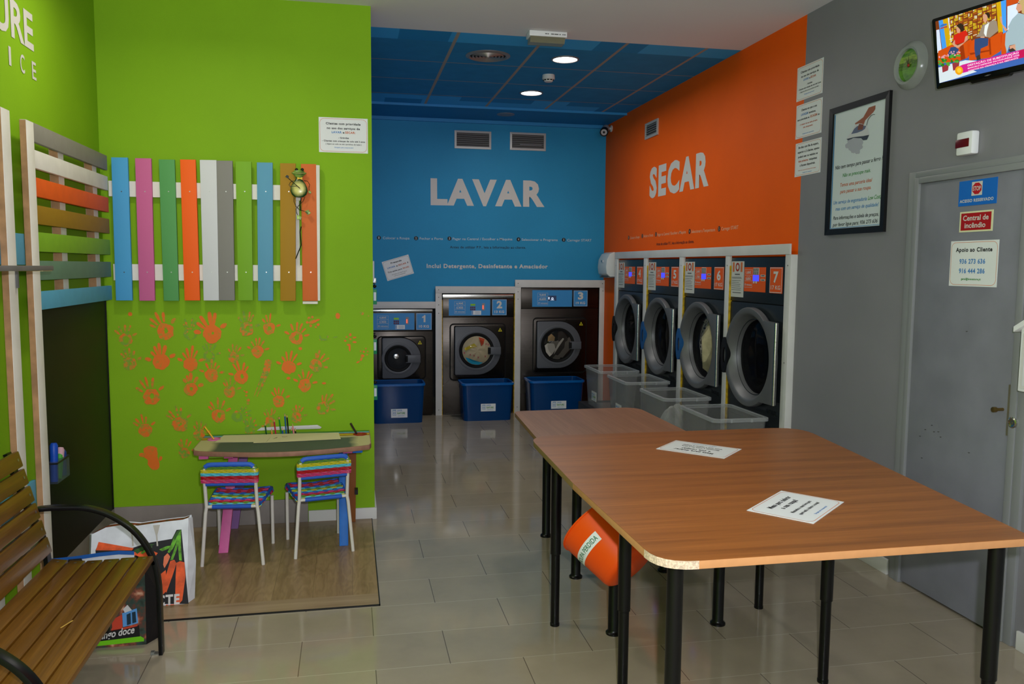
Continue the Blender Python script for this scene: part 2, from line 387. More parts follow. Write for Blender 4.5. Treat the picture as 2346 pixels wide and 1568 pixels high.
# blue wall: stands on the machine surround, stepped lower edge
wb = struct(MB().prism(P_back, [(XE, 1.2), (.895, 1.2), (.895, 1.36), (1.76, 1.36), (1.76, 1.43), (XR, 1.43), (XR, ZC), (XE, ZC)], -.1, 0).build('wall_back', m_blue))
wr = struct(MB().prism(P_right, [(-YB, 0), (-8.14, 0), (-8.14, 1.68), (-4.70, 1.68), (-4.70, ZC), (-YB, ZC)], -.1, 0).build('wall_right', m_orange))
wk = struct(MB().prism(P_right, [(-4.70, 0), (-3.60, 0), (-3.60, 2.03), (-2.93, 2.03), (-2.93, 0), (-YF, 0), (-YF, ZC), (-4.70, ZC)], -.1, 0).build('wall_right_grey', m_grey))
# service space behind the machines; unseen shell added to keep sky light out
m_service = M('service_room', (60, 60, 62), .8)
struct(MB().box(XE-.1, XR+1.2, YB+1.2, YB+1.3, 0, ZC).build('wall_service', m_service))
struct(MB().box(XR+1.1, XR+1.2, YF-.1, YB+1.2, 0, ZC).build('wall_service_side', m_service))
struct(MB().box(XE-.1, XR+1.2, YB+.1, YB+1.2, ZC, ZC+.1).build('ceiling_service', m_service))
struct(MB().box(XR+.1, XR+1.2, 5.555, YB+.1, ZC, ZC+.1).build('ceiling_service_side', m_service))
# shop front behind the camera, an open glazed bay
m_glassw = see_mat('window_glass', (235, 240, 240), .93, .02)
wf = struct(MB().prism(back(YF), [(XL-.1, 0), (-1.1, 0), (-1.1, 2.62), (2.3, 2.62), (2.3, 0), (XR+.1, 0), (XR+.1, ZC), (XL-.1, ZC)], -.1, 0).build('wall_front', m_white))
win = MB()
for a in (-1.1, .05, 1.15, 2.24): win.box(a, a+.06, YF-.08, YF-.02, .0, 2.62)
win.box(-1.04, 2.24, YF-.08, YF-.02, 2.56, 2.62); win.box(-1.04, 2.24, YF-.08, YF-.02, 0, .1)
wn_ = struct(win.build('window_1', m_alu)); MB().box(-1.04, 2.24, YF-.055, YF-.045, .1, 2.56).build('window_pane', m_glassw, wn_)
# skirting
struct(MB().box(XL, XL+.011, 2.2, YG-.0125, 0, .149).build('baseboard_side_left', M('grey_tile_skirting', (142, 134, 128), .4, noise=(6, .06)), bevel=.002))
struct(MB().box(XL, -.265, YG-.012, YG, 0, .152).build('baseboard_left', M('grey_tile_skirting', (142, 134, 128), .4, noise=(6, .06)), bevel=.002))
struct(MB().box(-.262, XE+.012, YG-.014, YG, 0, .075).build('baseboard_green', m_white, bevel=.003))
struct(MB().box(XE, XE+.012, YG+.0, YG+.4, 0, .075).build('baseboard_side', m_white, bevel=.003))
struct(MB().box(XR-.014, XR, 3.69, 4.68, 0, .082).build('baseboard_right', m_white, bevel=.003))
struct(MB().box(XR-.014, XR, YF, 2.84, 0, .082).build('baseboard_front', m_white, bevel=.003))

# painted words on the walls (part of each wall)
c2 = lambda x, y: (840+x/3.564, 260+y/3.564)
mb = MB().text(P_back, 'LAVAR', (986.7, 466.5), (1247.4, 471), .252, bold=.048, px=True); mb.build('lettering', m_letter, wb)
mb = MB().text(P_back, 'Inclui Detergente, Desinfetante e Amaciador', (977.5, 614), (1254.7, 615.2), .042, bold=.03, px=True); mb.build('lettering', m_letter, wb)
steps = ((100, 1016, 'Colocar a Roupa', 132, 350, 1027, 1029), (403, 1020, 'Fechar a Porta', 433, 623, 1031, 1033), (676, 1022, 'Pagar na Central / Escolher a Máquina', 702, 1190, 1034, 1037),
         (1240, 1029, 'Seleccionar o Programa', 1266, 1560, 1040, 1043), (1609, 1033, 'Carregar START', 1637, 1837, 1045, 1046))
mb = MB(); mc = MB(); mn = MB()
for i, (cx, cy, t, x0, x1, y0, y1) in enumerate(steps):
    a, b = P_back.uv(*c2(cx, cy)); mc.disc(P_back, a, b, .0215, .001)
    mn.text(P_back, str(i+1), (a-.006, b-.0115), (a+.006, b-.0115), .024, .002, .02)
    mb.text(P_back, t, c2(x0, y0), c2(x1, y1), .0255, px=True)
mb.build('lettering', m_letter2, wb); mc.build('number_disc', m_dark, wb); mn.build('lettering', m_letter2, wb)
MB().text(P_back, 'Antes de utilizar P.F., leia a Informação ao cliente.', c2(680, 1102), c2(1300, 1105), .0255, px=True).build('lettering', m_dark, wb)
c5 = lambda x, y: (1370+x/2.851, 50+y/2.851)
MB().text(P_right, 'SECAR', c5(336, 1143), c5(723, 1057), .25, bold=.048, px=True).build('lettering', m_letter, wr)
mb = MB(); mc = MB(); mn = MB()
for i, (cx, cy, t, x0, x1, y0, y1) in enumerate(((201, 1411, 'Colocar a Roupa', 210, 272, 1421, 1413), (290, 1400, 'Fechar a Porta', 298, 361, 1409, 1402), (379, 1389, 'Pagar na Central / Escolher a Máquina', 388, 575, 1400, 1382),
        (599, 1370, 'Seleccionar a Temperatura', 610, 766, 1381, 1368), (792, 1353, 'Carregar START', 806, 917, 1364, 1353))):
    a, b = P_right.uv(*c5(cx, cy)); mc.disc(P_right, a, b, .021, .001)
    mn.text(P_right, str(i+1), (a-.006, b-.0115), (a+.006, b-.0115), .024, .002, .02)
    mb.text(P_right, t, c5(x0, y0), c5(x1, y1), .0255, px=True)
mb.build('lettering', m_letter3, wr); mc.build('number_disc', m_dark, wr); mn.build('lettering', m_letter3, wr)
MB().text(P_right, 'Antes de utilizar P.F., leia a Informação ao cliente.', c5(382, 1462), c5(627, 1445), .0255, px=True).build('lettering', m_dark, wr)
mb = MB().text(P_left, 'NATURE', (3.245, 2.562), (4.165, 2.562), .155, .002, .025)
for k, ch in enumerate('SERVICE'): 
    y = 4.155-(6-k)*.135; mb.text(P_left, ch, (y-(.012 if ch == 'I' else .024), 2.432), (y+(.012 if ch == 'I' else .026), 2.432), .078, .002, .012)
mb.build('lettering', m_letter, bpy.data.objects['wall_left'])

# hand prints dabbed on the green wall
c4 = lambda x, y: (240+x/3.784, 690+y/3.784)
KPX = 4.97/F/3.784     # metres per zoomed pixel on that wall
m_pt = {k: paint_mat('orange_hand_paint_'+n, v) for k, (n, v) in {0: ('thin', .2), 1: ('worn', .48), 2: ('solid', .72), 3: ('thick', 1.05)}.items()}
HC = [.0008]
def hc(): HC[0] = .0008 if HC[0] > .0026 else HC[0]+.00006; return HC[0]
def blob(mb, a, b, ra, rb, rot, n=14, jit=.1, c=None):
    c = c or hc()
    ph = [random.uniform(1-jit, 1+jit) for _ in range(n)]
    pts = []
    for i in range(n):
        t = 2*PI*i/n; x, y = ra*math.cos(t)*ph[i], rb*math.sin(t)*ph[i]
        pts.append((a+x*math.cos(rot)-y*math.sin(rot), b+x*math.sin(rot)+y*math.cos(rot)))
    mb.poly(P_green, pts, c)
def hand(cx, cy, r, rot=0, lv=2, thumb=1, hole=.3, fingers=4, stretch=1.0, both=False, fat=1.0):
    a, b = P_green.uv(*c4(cx, cy)); r *= KPX; mb = MB(); R0 = math.radians(-rot)
    n = 18; ph = [random.uniform(.88, 1.1) for _ in range(n)]; ph2 = [random.uniform(.7, 1.3) for _ in range(n)]
    def pol(t, q): return (a+q*math.cos(t+R0), b+q*math.sin(t+R0)*1.05)
    if hole:
        o = [pol(2*PI*i/n, r*ph[i]) for i in range(n)]; h0 = (a+r*.1, b+r*.08)
        inn = [(h0[0]+hole*r*ph2[i]*math.cos(2*PI*i/n+R0)*.7, h0[1]+hole*r*ph2[i]*math.sin(2*PI*i/n+R0)) for i in range(n)]
        cc = hc(); mb.add([P_green.p(*q, cc) for q in o+inn], [(i, (i+1) % n, n+(i+1) % n, n+i) for i in range(n)])
    else: mb.poly(P_green, [pol(2*PI*i/n, r*ph[i]) for i in range(n)], hc())
    fl = ((124, 1.95), (104, 2.4), (84, 2.5), (63, 2.25))[:fingers]
    if thumb < 0: fl = tuple((180-x, y) for x, y in fl)
    for ang, ln in fl:
        t = math.radians(ang + random.uniform(-4, 4)) + R0; ln *= stretch*random.uniform(.92, 1.08)
        st = 1.16 if lv < 3 else .93
        d = (math.cos(t), math.sin(t)); w = r*.175*fat*random.uniform(.85, 1.15); q = []
        for k, ww in ((st, .55), (st+.35*(ln-st), .8), (st+.7*(ln-st), .95), (ln, .75)): q.append((k*r, w*ww))
        pts = [(a+k*d[0]-ww*d[1], b+k*d[1]+ww*d[0]) for k, ww in q] + [(a+(ln+.12)*r*d[0], b+(ln+.12)*r*d[1])] + [(a+k*d[0]+ww*d[1], b+k*d[1]-ww*d[0]) for k, ww in reversed(q)]
        mb.poly(P_green, pts, hc())
    for sgn in ((thumb, -thumb) if both else (thumb,)):
        t = math.radians(90-68*sgn)+R0; k = 1.6
        blob(mb, a+k*r*math.cos(t), b+k*r*math.sin(t), r*.42, r*.2*fat, t, 10)
    mb.build('handprint', m_pt[lv], wg)
for hd in ((180, 335, 52, -8, 1, 1, .62), (525, 265, 70, -32, 2, 1, .32), (740, 285, 52, 0, 0, 1, .8), (930, 285, 74, -14, 3, 1, .18, 4, 1.0, True, 1.3), (1230, 245, 60, 2, 1, 1, .4), (1425, 240, 50, 3, 2, 1, .4, 3),
           (1660, 320, 56, 8, 2, -1, .55, 4, 1, True), (220, 545, 54, -8, 1, 1, .25), (490, 530, 66, -8, 3, 1, 0, 4, .95, True, 1.3), (745, 545, 58, 2, 3, 1, 0, 4, .98, True, 1.1), (905, 480, 50, 5, 0, 1, .7),
           (1118, 490, 46, 8, 1, 1, .3), (1325, 440, 50, 6, 2, 1, .2, 4, 1, True), (1595, 575, 58, 4, 3, 1, 0, 4, 1, True), (1830, 560, 55, 32, 1, 1, .35), (925, 645, 56, 6, 2, -1, .15, 4, .9, True), (1185, 660, 56, -4, 3, -1, .35),
           (1735, 730, 56, 8, 2, 1, .2, 4, .95, True), (405, 830, 68, -20, 2, 1, .35), (745, 765, 56, 0, 2, 1, .3, 4, .95, False, 1.5), (1085, 790, 50, 0, 1, 1, .2), (1510, 870, 52, -6, 2, 1, .2), (988, 995, 60, -10, 2, 1, .38),
           (1890, 930, 56, 32, 1, 1, .72), (655, 1070, 64, -22, 1, 1, .2), (350, 1120, 54, -18, 2, 1, .12), (1435, 1045, 46, 0, 1, 1, .3), (1665, 1010, 46, 8, 1, 1, .3), (820, 1160, 48, 4, 1, 1, .2), (690, 1315, 46, 6, 1, 1, .2),
           (1260, 1120, 46, 0, 0, 1, .5), (1150, 1000, 46, 60, 0, 1, .6)): hand(*hd)
mb = MB(); bl = lambda x, y, ra, rb=None, rot=0: blob(mb, *P_green.uv(*c4(x, y)), ra*KPX, (rb or ra)*KPX, rot)
bl(400, 1325, 60, 62); bl(395, 1290, 55, 34); bl(425, 1400, 48, 70, .3); bl(325, 1335, 28, 18); bl(485, 1365, 13, 20, -.3)
mb.build('handprint', m_pt[3], wg)
for lst, nm, lv in ((((220, 113, 17), (222, 113, 9)), 'paint_dot', 3), (((2020, 130, 20, 26),), 'paint_dot', 3), (((1695, 413, 15),), 'paint_dot', 3), (((1593, 670, 17, 12),), 'paint_dot', 3), (((1900, 713, 19, 10),), 'paint_dot', 3),
        (((1805, 180, 38, 14, .3), (1770, 150, 13), (1800, 140, 12), (1845, 165, 20, 9, .3), (1850, 205, 12), (1830, 225, 10), (1785, 215, 12), (1755, 185, 12)), 'paint_flower', 2),
        (((2128, 292, 11, 15), (2097, 312, 9), (2165, 317, 17, 8, .1), (2085, 345, 12, 8), (2165, 357, 18, 9, -.1), (2130, 330, 9), (2115, 380, 16, 9), (2123, 405, 9, 32)), 'paint_flower', 3),
        (((2245, 440, 10), (2218, 435, 7), (2265, 412, 9, 7), (2280, 438, 7), (2275, 465, 8), (2235, 475, 16, 12), (2225, 500, 9, 24, -.3), (2195, 530, 16, 7, .5)), 'paint_flower', 2),
        (((2230, 108, 16, 14), (2215, 100, 5), (2285, 130, 6)), 'paint_flower', 1), (((1895, 335, 36, 10), (1870, 320, 8, 26, .3), (1930, 310, 8, 14), (2000, 313, 22, 6, .2)), 'paint_flower', 0),
        (((1230, 790, 11), (1228, 820, 9), (1243, 860, 14), (1243, 888, 11), (1210, 780, 6)), 'paint_flower', 2), (((1420, 1050, 12), (1310, 1077, 12, 7, .4), (1370, 1085, 12, 7)), 'paint_dot', 2)):
    mb = MB()
    for q in lst: bl(*q)
    mb.build(nm, m_pt[lv], wg)
mb = MB()
for k, (x0, y0, x1, y1, x2, y2, w) in enumerate(((1400, 515, 1375, 620, 1290, 835, 9), (1422, 510, 1400, 630, 1320, 830, 10), (1440, 515, 1420, 620, 1345, 790, 9), (1410, 505, 1395, 600, 1340, 720, 14))):
    p = [P_green.uv(*c4(x, y)) for x, y in ((x0-w, y0), (x1-w, y1), (x2-2, y2), (x2+2, y2), (x1+w, y1), (x0+w, y0))]
    mb.poly(P_green, p, .0012+k*.0002)
mb.build('paint_smear', m_pt[1], wg)

# ------------------------------------------------------------------ washing machine surround (white boards)
P_b = back(8.66)
nt = [0]
def board(pl, a0, a1, b0, b1, c0=0, c1=.02, foam=None, screws=()):
    nt[0] += 1; t = struct(MB().pbox(pl, a0, a1, b0, b1, c0, c1).build('trim_%d' % nt[0], m_board, bevel=.0015))
    if foam: MB().pbox(pl, foam[0], foam[1], b0, b1 - .07, c0-.03, c1-.003).build('foam_strip', m_yellow, t)
    if screws:
        s = MB()
        for a, b in screws: s.disc(pl, a, b, .005, c1+.001, 10)
        s.build('screw', m_screw, t)
board(P_b, XE, .897, 1.152, 1.224); board(P_b, .897, 1.757, 1.313, 1.387, screws=((.93, 1.35),)); board(P_b, 1.757, XR-.001, 1.377, 1.459, screws=((1.79, 1.42), (2.74, 1.42)))
board(P_b, .897, .965, 0, 1.3125, foam=(.965, .972), screws=((.93, 1.27), (.93, 1.19), (.93, 1.1), (.93, .06))); board(P_b, 1.757, 1.822, 0, 1.3765, foam=(1.75, 1.757), screws=((1.79, 1.33), (1.79, 1.25), (1.79, .07))); board(P_b, 2.709, XR-.001, 0, 1.3765, screws=((2.745, 1.34),))

def sticker_price(pl, a0, a1, b0, b1, lines, mat, par, c):
    s = MB(); w = .0025
    s.outline(pl, [(a0, b0), (a1, b0), (a1, b1), (a0, b1)], w, c)
    hh = (b1-b0)
    for f in (.36, .68): s.poly(pl, [(a0, b0+hh*f), (a1, b0+hh*f), (a1, b0+hh*f+w*.7), (a0, b0+hh*f+w*.7)], c)
    ca = (a0+a1)/2; wd = (a1-a0)
    s.text(pl, lines[0], (ca-wd*.32, b0+hh*.77), (ca+wd*.32, b0+hh*.77), hh*.14, c, .02)
    s.text(pl, 'com cartão', (ca-wd*.25, b0+hh*.6), (ca+wd*.25, b0+hh*.6), hh*.05, c)
    s.text(pl, lines[1], (ca-wd*.32, b0+hh*.42), (ca+wd*.32, b0+hh*.42), hh*.14, c, .02)
    s.text(pl, lines[2], (ca-wd*.44, b0+hh*.1), (ca+wd*.44, b0+hh*.1), hh*.12, c, .01)
    s.build('price_text', mat, par)
m_blk2 = M('black_gap', (10, 10, 11), .8); m_lcd = M('green_display', (90, 130, 20), .4, emit=.5); m_led = M('red_led', (255, 90, 60), .4, emit=1.6); m_btn = M('purple_button', (92, 50, 80), .5)
m_tri = M('warning_yellow', (206, 192, 20), .5); m_sw = M('screen_white', (210, 225, 250), .4, emit=.8)
def washer(num, kg, price, x0, x1, ztop, zsplit, lip, panel, plate, rec, dr, wc, label):
    P = back(8.645)
    t = thing('washing_machine', label, 'washing machine', ((x0+x1)/2, 8.9, 0), 'washing machines under the blue wall')
    body = MB().pbox(P, x0, x1, .02, zsplit-.004, -.75, 0); body.pbox(P, x0, x1, 0, .02, -.7, -.06)
    b = body.build('body', m_steel, t, bevel=.003)
    top = MB().pbox(P, x0, x1, zsplit, ztop, -.7, .004).build('control_head', m_steel, t, bevel=.004)
    MB().pbox(P, x0+.002, x1-.002, zsplit-.005, zsplit+.001, -.5, -.006).build('seam', m_blk2, b)
    if lip: MB().pbox(P, x0, x1, ztop+.003, lip, -.5, -.004).build('top_rail', m_steel2, t, bevel=.004)
    a0, a1, b0, b1 = panel
    pn = MB().pbox(P, a0, a1, b0, b1, .004, .006).build('control_panel', m_cblue, t)
    w = a1-a0; h = b1-b0
    pa = a1-.447*1.0
    sticker_price(P, pa+.06, pa+.175, b0+.02, b0+.15, price, m_letter, pn, .007)
    if num < 3:
        MB().pbox(P, a1-.215, a1-.163, b1-.068, b1-.048, .006, .008).build('display', m_lcd, pn)
        bt = MB()
        for i in range(3):
            for j in range(2): bt.pbox(P, a1-.218+i*.02, a1-.202+i*.02, b1-.095-j*.022, b1-.077-j*.022, .006, .0085)
        bt.build('button', m_btn, pn)
        lb = MB().pbox(P, a1-.2, a1-.1, b0+.008, b0+.052, .006, .0075).build('instruction_label', m_paper, pn)
        q = MB()
        for i in range(4): q.poly(P, [(a1-.165, b0+.016+i*.008), (a1-.112, b0+.016+i*.008), (a1-.112, b0+.018+i*.008), (a1-.165, b0+.018+i*.008)], .008)
        q.poly(P, [(a1-.197, b0+.01), (a1-.187, b0+.01), (a1-.187, b0+.05), (a1-.197, b0+.05)], .008); q.build('label_text', m_bline, lb)
        sp = MB().pbox(P, a1-.09, a1-.06, b1-.118, b1-.042, .006, .0085).build('light_column', M('light_column', (150, 140, 145), .5), pn)
        q = MB()
        for i in range(3): q.disc(P, a1-.079, b1-.07-i*.014, .0065, .0092, 12)
        q.build('red_light', m_led, sp)
    else:
        d = MB().pbox(P, a0+.175, a0+.27, b1-.115, b1-.06, .006, .008).build('display', M('dark_display', (60, 80, 120), .3), pn)
        q = MB().ring(P, a0+.225, b1-.092, .006, .013, .009, 16); q.poly(P, [(a0+.205, b1-.11), (a0+.245, b1-.11), (a0+.245, b1-.106), (a0+.205, b1-.106)], .009)
        q.poly(P, [(a0+.18, b1-.1), (a0+.192, b1-.1), (a0+.192, b1-.075), (a0+.18, b1-.075)], .009); q.build('screen_symbol', m_sw, d)
    a0, a1, b0, b1 = plate; ca = (a0+a1)/2
    np_ = MB().pbox(P, a0, a1, b0, b1, .004, .007).build('number_plate', m_cblue, t)
    q = MB().outline(P, [(a0+.003, b0+.003), (a1-.003, b0+.003), (a1-.003, b1-.003), (a0+.003, b1-.003)], .004, .008)
    if num == 1:
        y0, hh_ = b0+(b1-b0)*.46, (b1-b0)*.42; q.poly(P, [(ca-.004, y0), (ca+.016, y0), (ca+.016, y0+hh_), (ca+.002, y0+hh_), (ca-.004, y0+hh_*.86), (ca-.02, y0+hh_*.76), (ca-.02, y0+hh_*.56), (ca-.004, y0+hh_*.66)], .008)
    else: q.text(P, str(num), (ca-.03, b0+(b1-b0)*.46), (ca+.03, b0+(b1-b0)*.46), (b1-b0)*.42, .008, .045)
    q.text(P, kg, (ca-.053, b0+.025), (ca+.053, b0+.025), .026, .008, .025); q.build('number_text', m_letter, np_)
    # pressed recess round the door
    a0, a1, b0, b1 = rec
    q = MB(); o = rrect(a0, a1, b0, b1, .045); i = rrect(a0+.012, a1-.012, b0+.016, b1-.012, .036); n = len(o)
    q.add([P.p(*p, .001) for p in o]+[P.p(*p, .004) for p in i], [(k, (k+1) % n, n+(k+1) % n, n+k) for k in range(n)]); q.build('recess_rim', m_blk2, b)
    MB().prism(P, rrect(a0+.012, a1-.012, b0+.016, b1-.012, .036), -.002, .0045).build('door_surround', m_steel, b, bevel=.003)
    # D shaped door
    a0, a1, b0, b1 = dr; R = (b1-b0)/2; cb = (b0+b1)/2
    def dshape(g): return arc(a1-R, cb, R-g, -90, 90, 20) + [(a0+g+.01, b1-g), (a0+g, b1-g-.01), (a0+g, b0+g+.01), (a0+g+.01, b0+g)]
    MB().prism(P, dshape(-.008), .0045, .009).build('door_gap', m_blk2, b)
    wa, wz, gr, rr = wc
    d = MB(); o = dshape(0); n = 44
    door = MB().prism(P, o, .009, .034).build('door', m_door_grey, t, bevel=.006)
    MB().lathe(P.p(wa, wz, 0), P.n, [(rr+.03, .0345), (rr+.012, .04), (rr, .036), (gr+.012, .036)], 48).build('door_ring', m_door_grey, door, smooth=True)
    MB().lathe(P.p(wa, wz, 0), P.n, [(rr, .0362), (rr-.008, .043), (gr+.004, .039), (gr-.002, .036)], 48).build('gasket', m_rubber, door, smooth=True)
    dome = [(gr*math.cos(k*PI/16), .037+.045*math.sin(k*PI/16)) for k in range(9)]
    dome[-1] = (1e-4, .082)
    MB().lathe(P.p(wa, wz, 0), P.n, dome, 40).build('window_glass', m_glass, door, smooth=True)
    MB().lathe(P.p(wa, wz, 0), P.n, [(gr, .0348), (1e-4, .0348)], 40).build('drum_opening', m_drumhole, door)
    MB().pbox(P, wa+gr-.035, a1-.004, wz-.045, wz+.04, .036, .066).build('door_handle', m_door_grey, door, bevel=.008)
    MB().pbox(P, wa+gr-.042, wa+gr-.012, wz-.036, wz+.032, .05, .067).build('handle_grip', m_blk2, door, bevel=.004)
    s = .022; ta, tb = (rec[1]-.065, rec[3]-.075)
    tri = MB().poly(P, [(ta-s, tb-.015), (ta+s, tb-.015), (ta, tb+.025)], .006).build('warning_sticker', m_tri, b)
    MB().poly(P, [(ta-.006, tb-.008), (ta+.006, tb-.008), (ta+.003, tb+.01), (ta-.003, tb+.01)], .007).build('warning_mark', m_ink, tri)
    return P, wa, wz, gr
w1 = washer(1, '10 KG', ('4,80€', '3,90€', '35 minutos'), .16, .867, 1.113, .914, 1.142, (.17, .673, .927, 1.103), (.692, .856, .925, 1.103), (.281, .796, .393, .862), (.334, .738, .415, .844), (.499, .625, .113, .142),
            'small steel washing machine marked 1 and 10 KG, lowest of the row')
w2 = washer(2, '13 KG', ('6,90€', '5,90€', '35 minutos'), .974, 1.742, 1.258, 1.060, 1.302, (1.039, 1.486, 1.075, 1.248), (1.506, 1.665, 1.077, 1.248), (1.046, 1.660, .371, .991), (1.101, 1.600, .438, .958), (1.335, .700, .162, .19),
            'steel washing machine marked 2 and 13 KG, middle of the row')
w3 = washer(3, '19 KG', ('9,80€', '8,60€', '37 minutos'), 1.826, 2.695, 1.370, 1.149, None, (1.947, 2.394, 1.167, 1.348), (2.411, 2.570, 1.170, 1.345), (1.956, 2.566, .432, 1.051), (2.001, 2.496, .496, 1.008), (2.232, .749, .163, .19),
            'tall steel washing machine marked 3 and 19 KG beside the orange wall')
ob = w3[0]; MB().pbox(ob, 1.83, 2.69, .372, .376, -.01, .001).build('panel_seam', m_blk2, [o for o in COL.objects if o.name.startswith('washing_machine')][-1])
# silver hub seen inside the empty drum of the smallest machine
MB().lathe(w1[0].p(.478, .65, .036), w1[0].n, [(.03, 0), (.03, .008), (.024, .014), (1e-4, .016)], 24).build('drum_hub', m_steel2, [o for o in COL.objects if o.name == 'washing_machine'][0], smooth=True)

def laundry_mat(name, cols, sc=9, sharp=False):
    g = G(name); vec = g.n('ShaderNodeTexCoord').outputs['Object']
    vo = g.n('ShaderNodeTexVoronoi'); vo.inputs['Scale'].default_value = sc; g.nt.links.new(vec, vo.inputs[0])
    sp = g.n('ShaderNodeSeparateColor'); g.nt.links.new(vo.outputs['Color'], sp.inputs[0])
    cr = g.n('ShaderNodeValToRGB'); cr.color_ramp.interpolation = 'CONSTANT'
    el = cr.color_ramp.elements
    for i, c in enumerate(cols):
        e = el[i] if i < 2 else el.new(i/len(cols)); e.position = i/len(cols); e.color = lin(c)
    g.nt.links.new(sp.outputs[0], cr.inputs[0])
    return g.out(cr.outputs[0], Roughness=.85, Specular_IOR_Level=.1)
def wad(pl, a, b, r, c, depth, seed):
    """crumpled cloth pressed against a round window"""
    rnd = random.Random(seed); mb = MB(); n, k = 36, 9
    ph = [(rnd.uniform(0, 6.3), rnd.uniform(2, 7), rnd.uniform(0, 6.3)) for _ in range(5)]
    vs = [pl.p(a, b, c+depth)]
    for j in range(1, k+1):
        for i in range(n):
            t = 2*PI*i/n; q = r*j/k; w = sum(math.sin(p0+p1*t+q/r*5+p2) for p0, p1, p2 in ph)/5
            vs.append(pl.p(a+q*math.cos(t), b+q*math.sin(t), c+depth*(1-(j/k)**2)+w*depth*.45*(1-abs(2*j/k-1))))
    fs = [(0, 1+i, 1+(i+1) % n) for i in range(n)]
    for j in range(k-1):
        for i in range(n): fs.append((1+j*n+i, 1+(j+1)*n+i, 1+(j+1)*n+(i+1) % n, 1+j*n+(i+1) % n))
    return mb.add(vs, fs)
P, wa, wz, gr = w2
l = wad(P, wa, wz, gr*.96, .0352, .03, 3).build('laundry_load', laundry_mat('cream_print_cloth', ((206, 190, 156), (206, 190, 156), (186, 172, 150), (200, 184, 150), (190, 176, 150)), 5), smooth=True)
tag(l, 'cream, red and turquoise laundry behind the window of the machine marked 2', 'laundry')
def patch(nm, pts, mat, c): MB().poly(P, [(wa+x*gr, wz+y*gr) for x, y in pts], c).build(nm, mat, l)
m_turq = M('turquoise_cloth', (24, 130, 160), .85); m_redc = M('red_cloth', (190, 70, 40), .85); m_yelc = M('yellow_cloth', (200, 178, 50), .85); m_pinkc = M('pink_thread', (170, 40, 80), .85)
patch('turquoise_cloth', [(-.78, -.42), (-.5, -.5), (-.2, -.62), (.05, -.7), (.4, -.8), (.1, -.93), (-.35, -.87), (-.62, -.7)], m_turq, .066)
patch('red_cloth', [(.1, .9), (.5, .78), (.42, .45), (.28, .3), (.2, .6)], m_redc, .066)
patch('yellow_cloth', [(-.85, .18), (-.2, .5), (.0, .28), (-.4, .18), (-.75, .02)], m_yelc, .066)
for k, (x, y) in enumerate(((-.85, -.12), (-.45, -.25), (-.2, -.32), (.08, -.44), (.55, -.38), (.6, .45), (.75, .4))):
    d = .06; MB().poly(P, [(wa+(x-d)*gr, wz+(y-d)*gr), (wa+(x-d+.03)*gr, wz+(y-d)*gr), (wa+(x+d)*gr, wz+(y+d)*gr), (wa+(x+d-.03)*gr, wz+(y+d)*gr)], .0665).poly(P, [(wa+(x-d)*gr, wz+(y+d)*gr), (wa+(x-d+.03)*gr, wz+(y+d)*gr), (wa+(x+d)*gr, wz+(y-d)*gr), (wa+(x+d-.03)*gr, wz+(y-d)*gr)], .0667).build('stitched_cross', m_pinkc, l)
P, wa, wz, gr = w3
l = wad(P, wa, wz, gr*.96, .0352, .03, 8).build('laundry_load', laundry_mat('dark_mixed_cloth', ((40, 38, 36), (60, 56, 52), (34, 33, 32), (110, 104, 96), (30, 30, 30)), 9), smooth=True)
tag(l, 'dark and white laundry behind the window of the machine marked 3', 'laundry')
patch('white_cloth', [(-.95, .0), (-.75, .15), (-.3, .12), (-.2, -.25), (-.38, -.55), (-.6, -.75), (-.85, -.45)], M('white_cloth', (176, 170, 160), .85), .066)
patch('white_band', [(-.32, -.62), (.05, -.05), (.38, .42), (.3, .5), (.02, .2), (-.22, -.25)], M('white_cloth'), .067)
patch('beige_cloth', [(-.75, .28), (-.3, .3), (-.25, .55), (-.5, .78), (-.72, .6)], M('beige_cloth', (150, 122, 84), .85), .066)

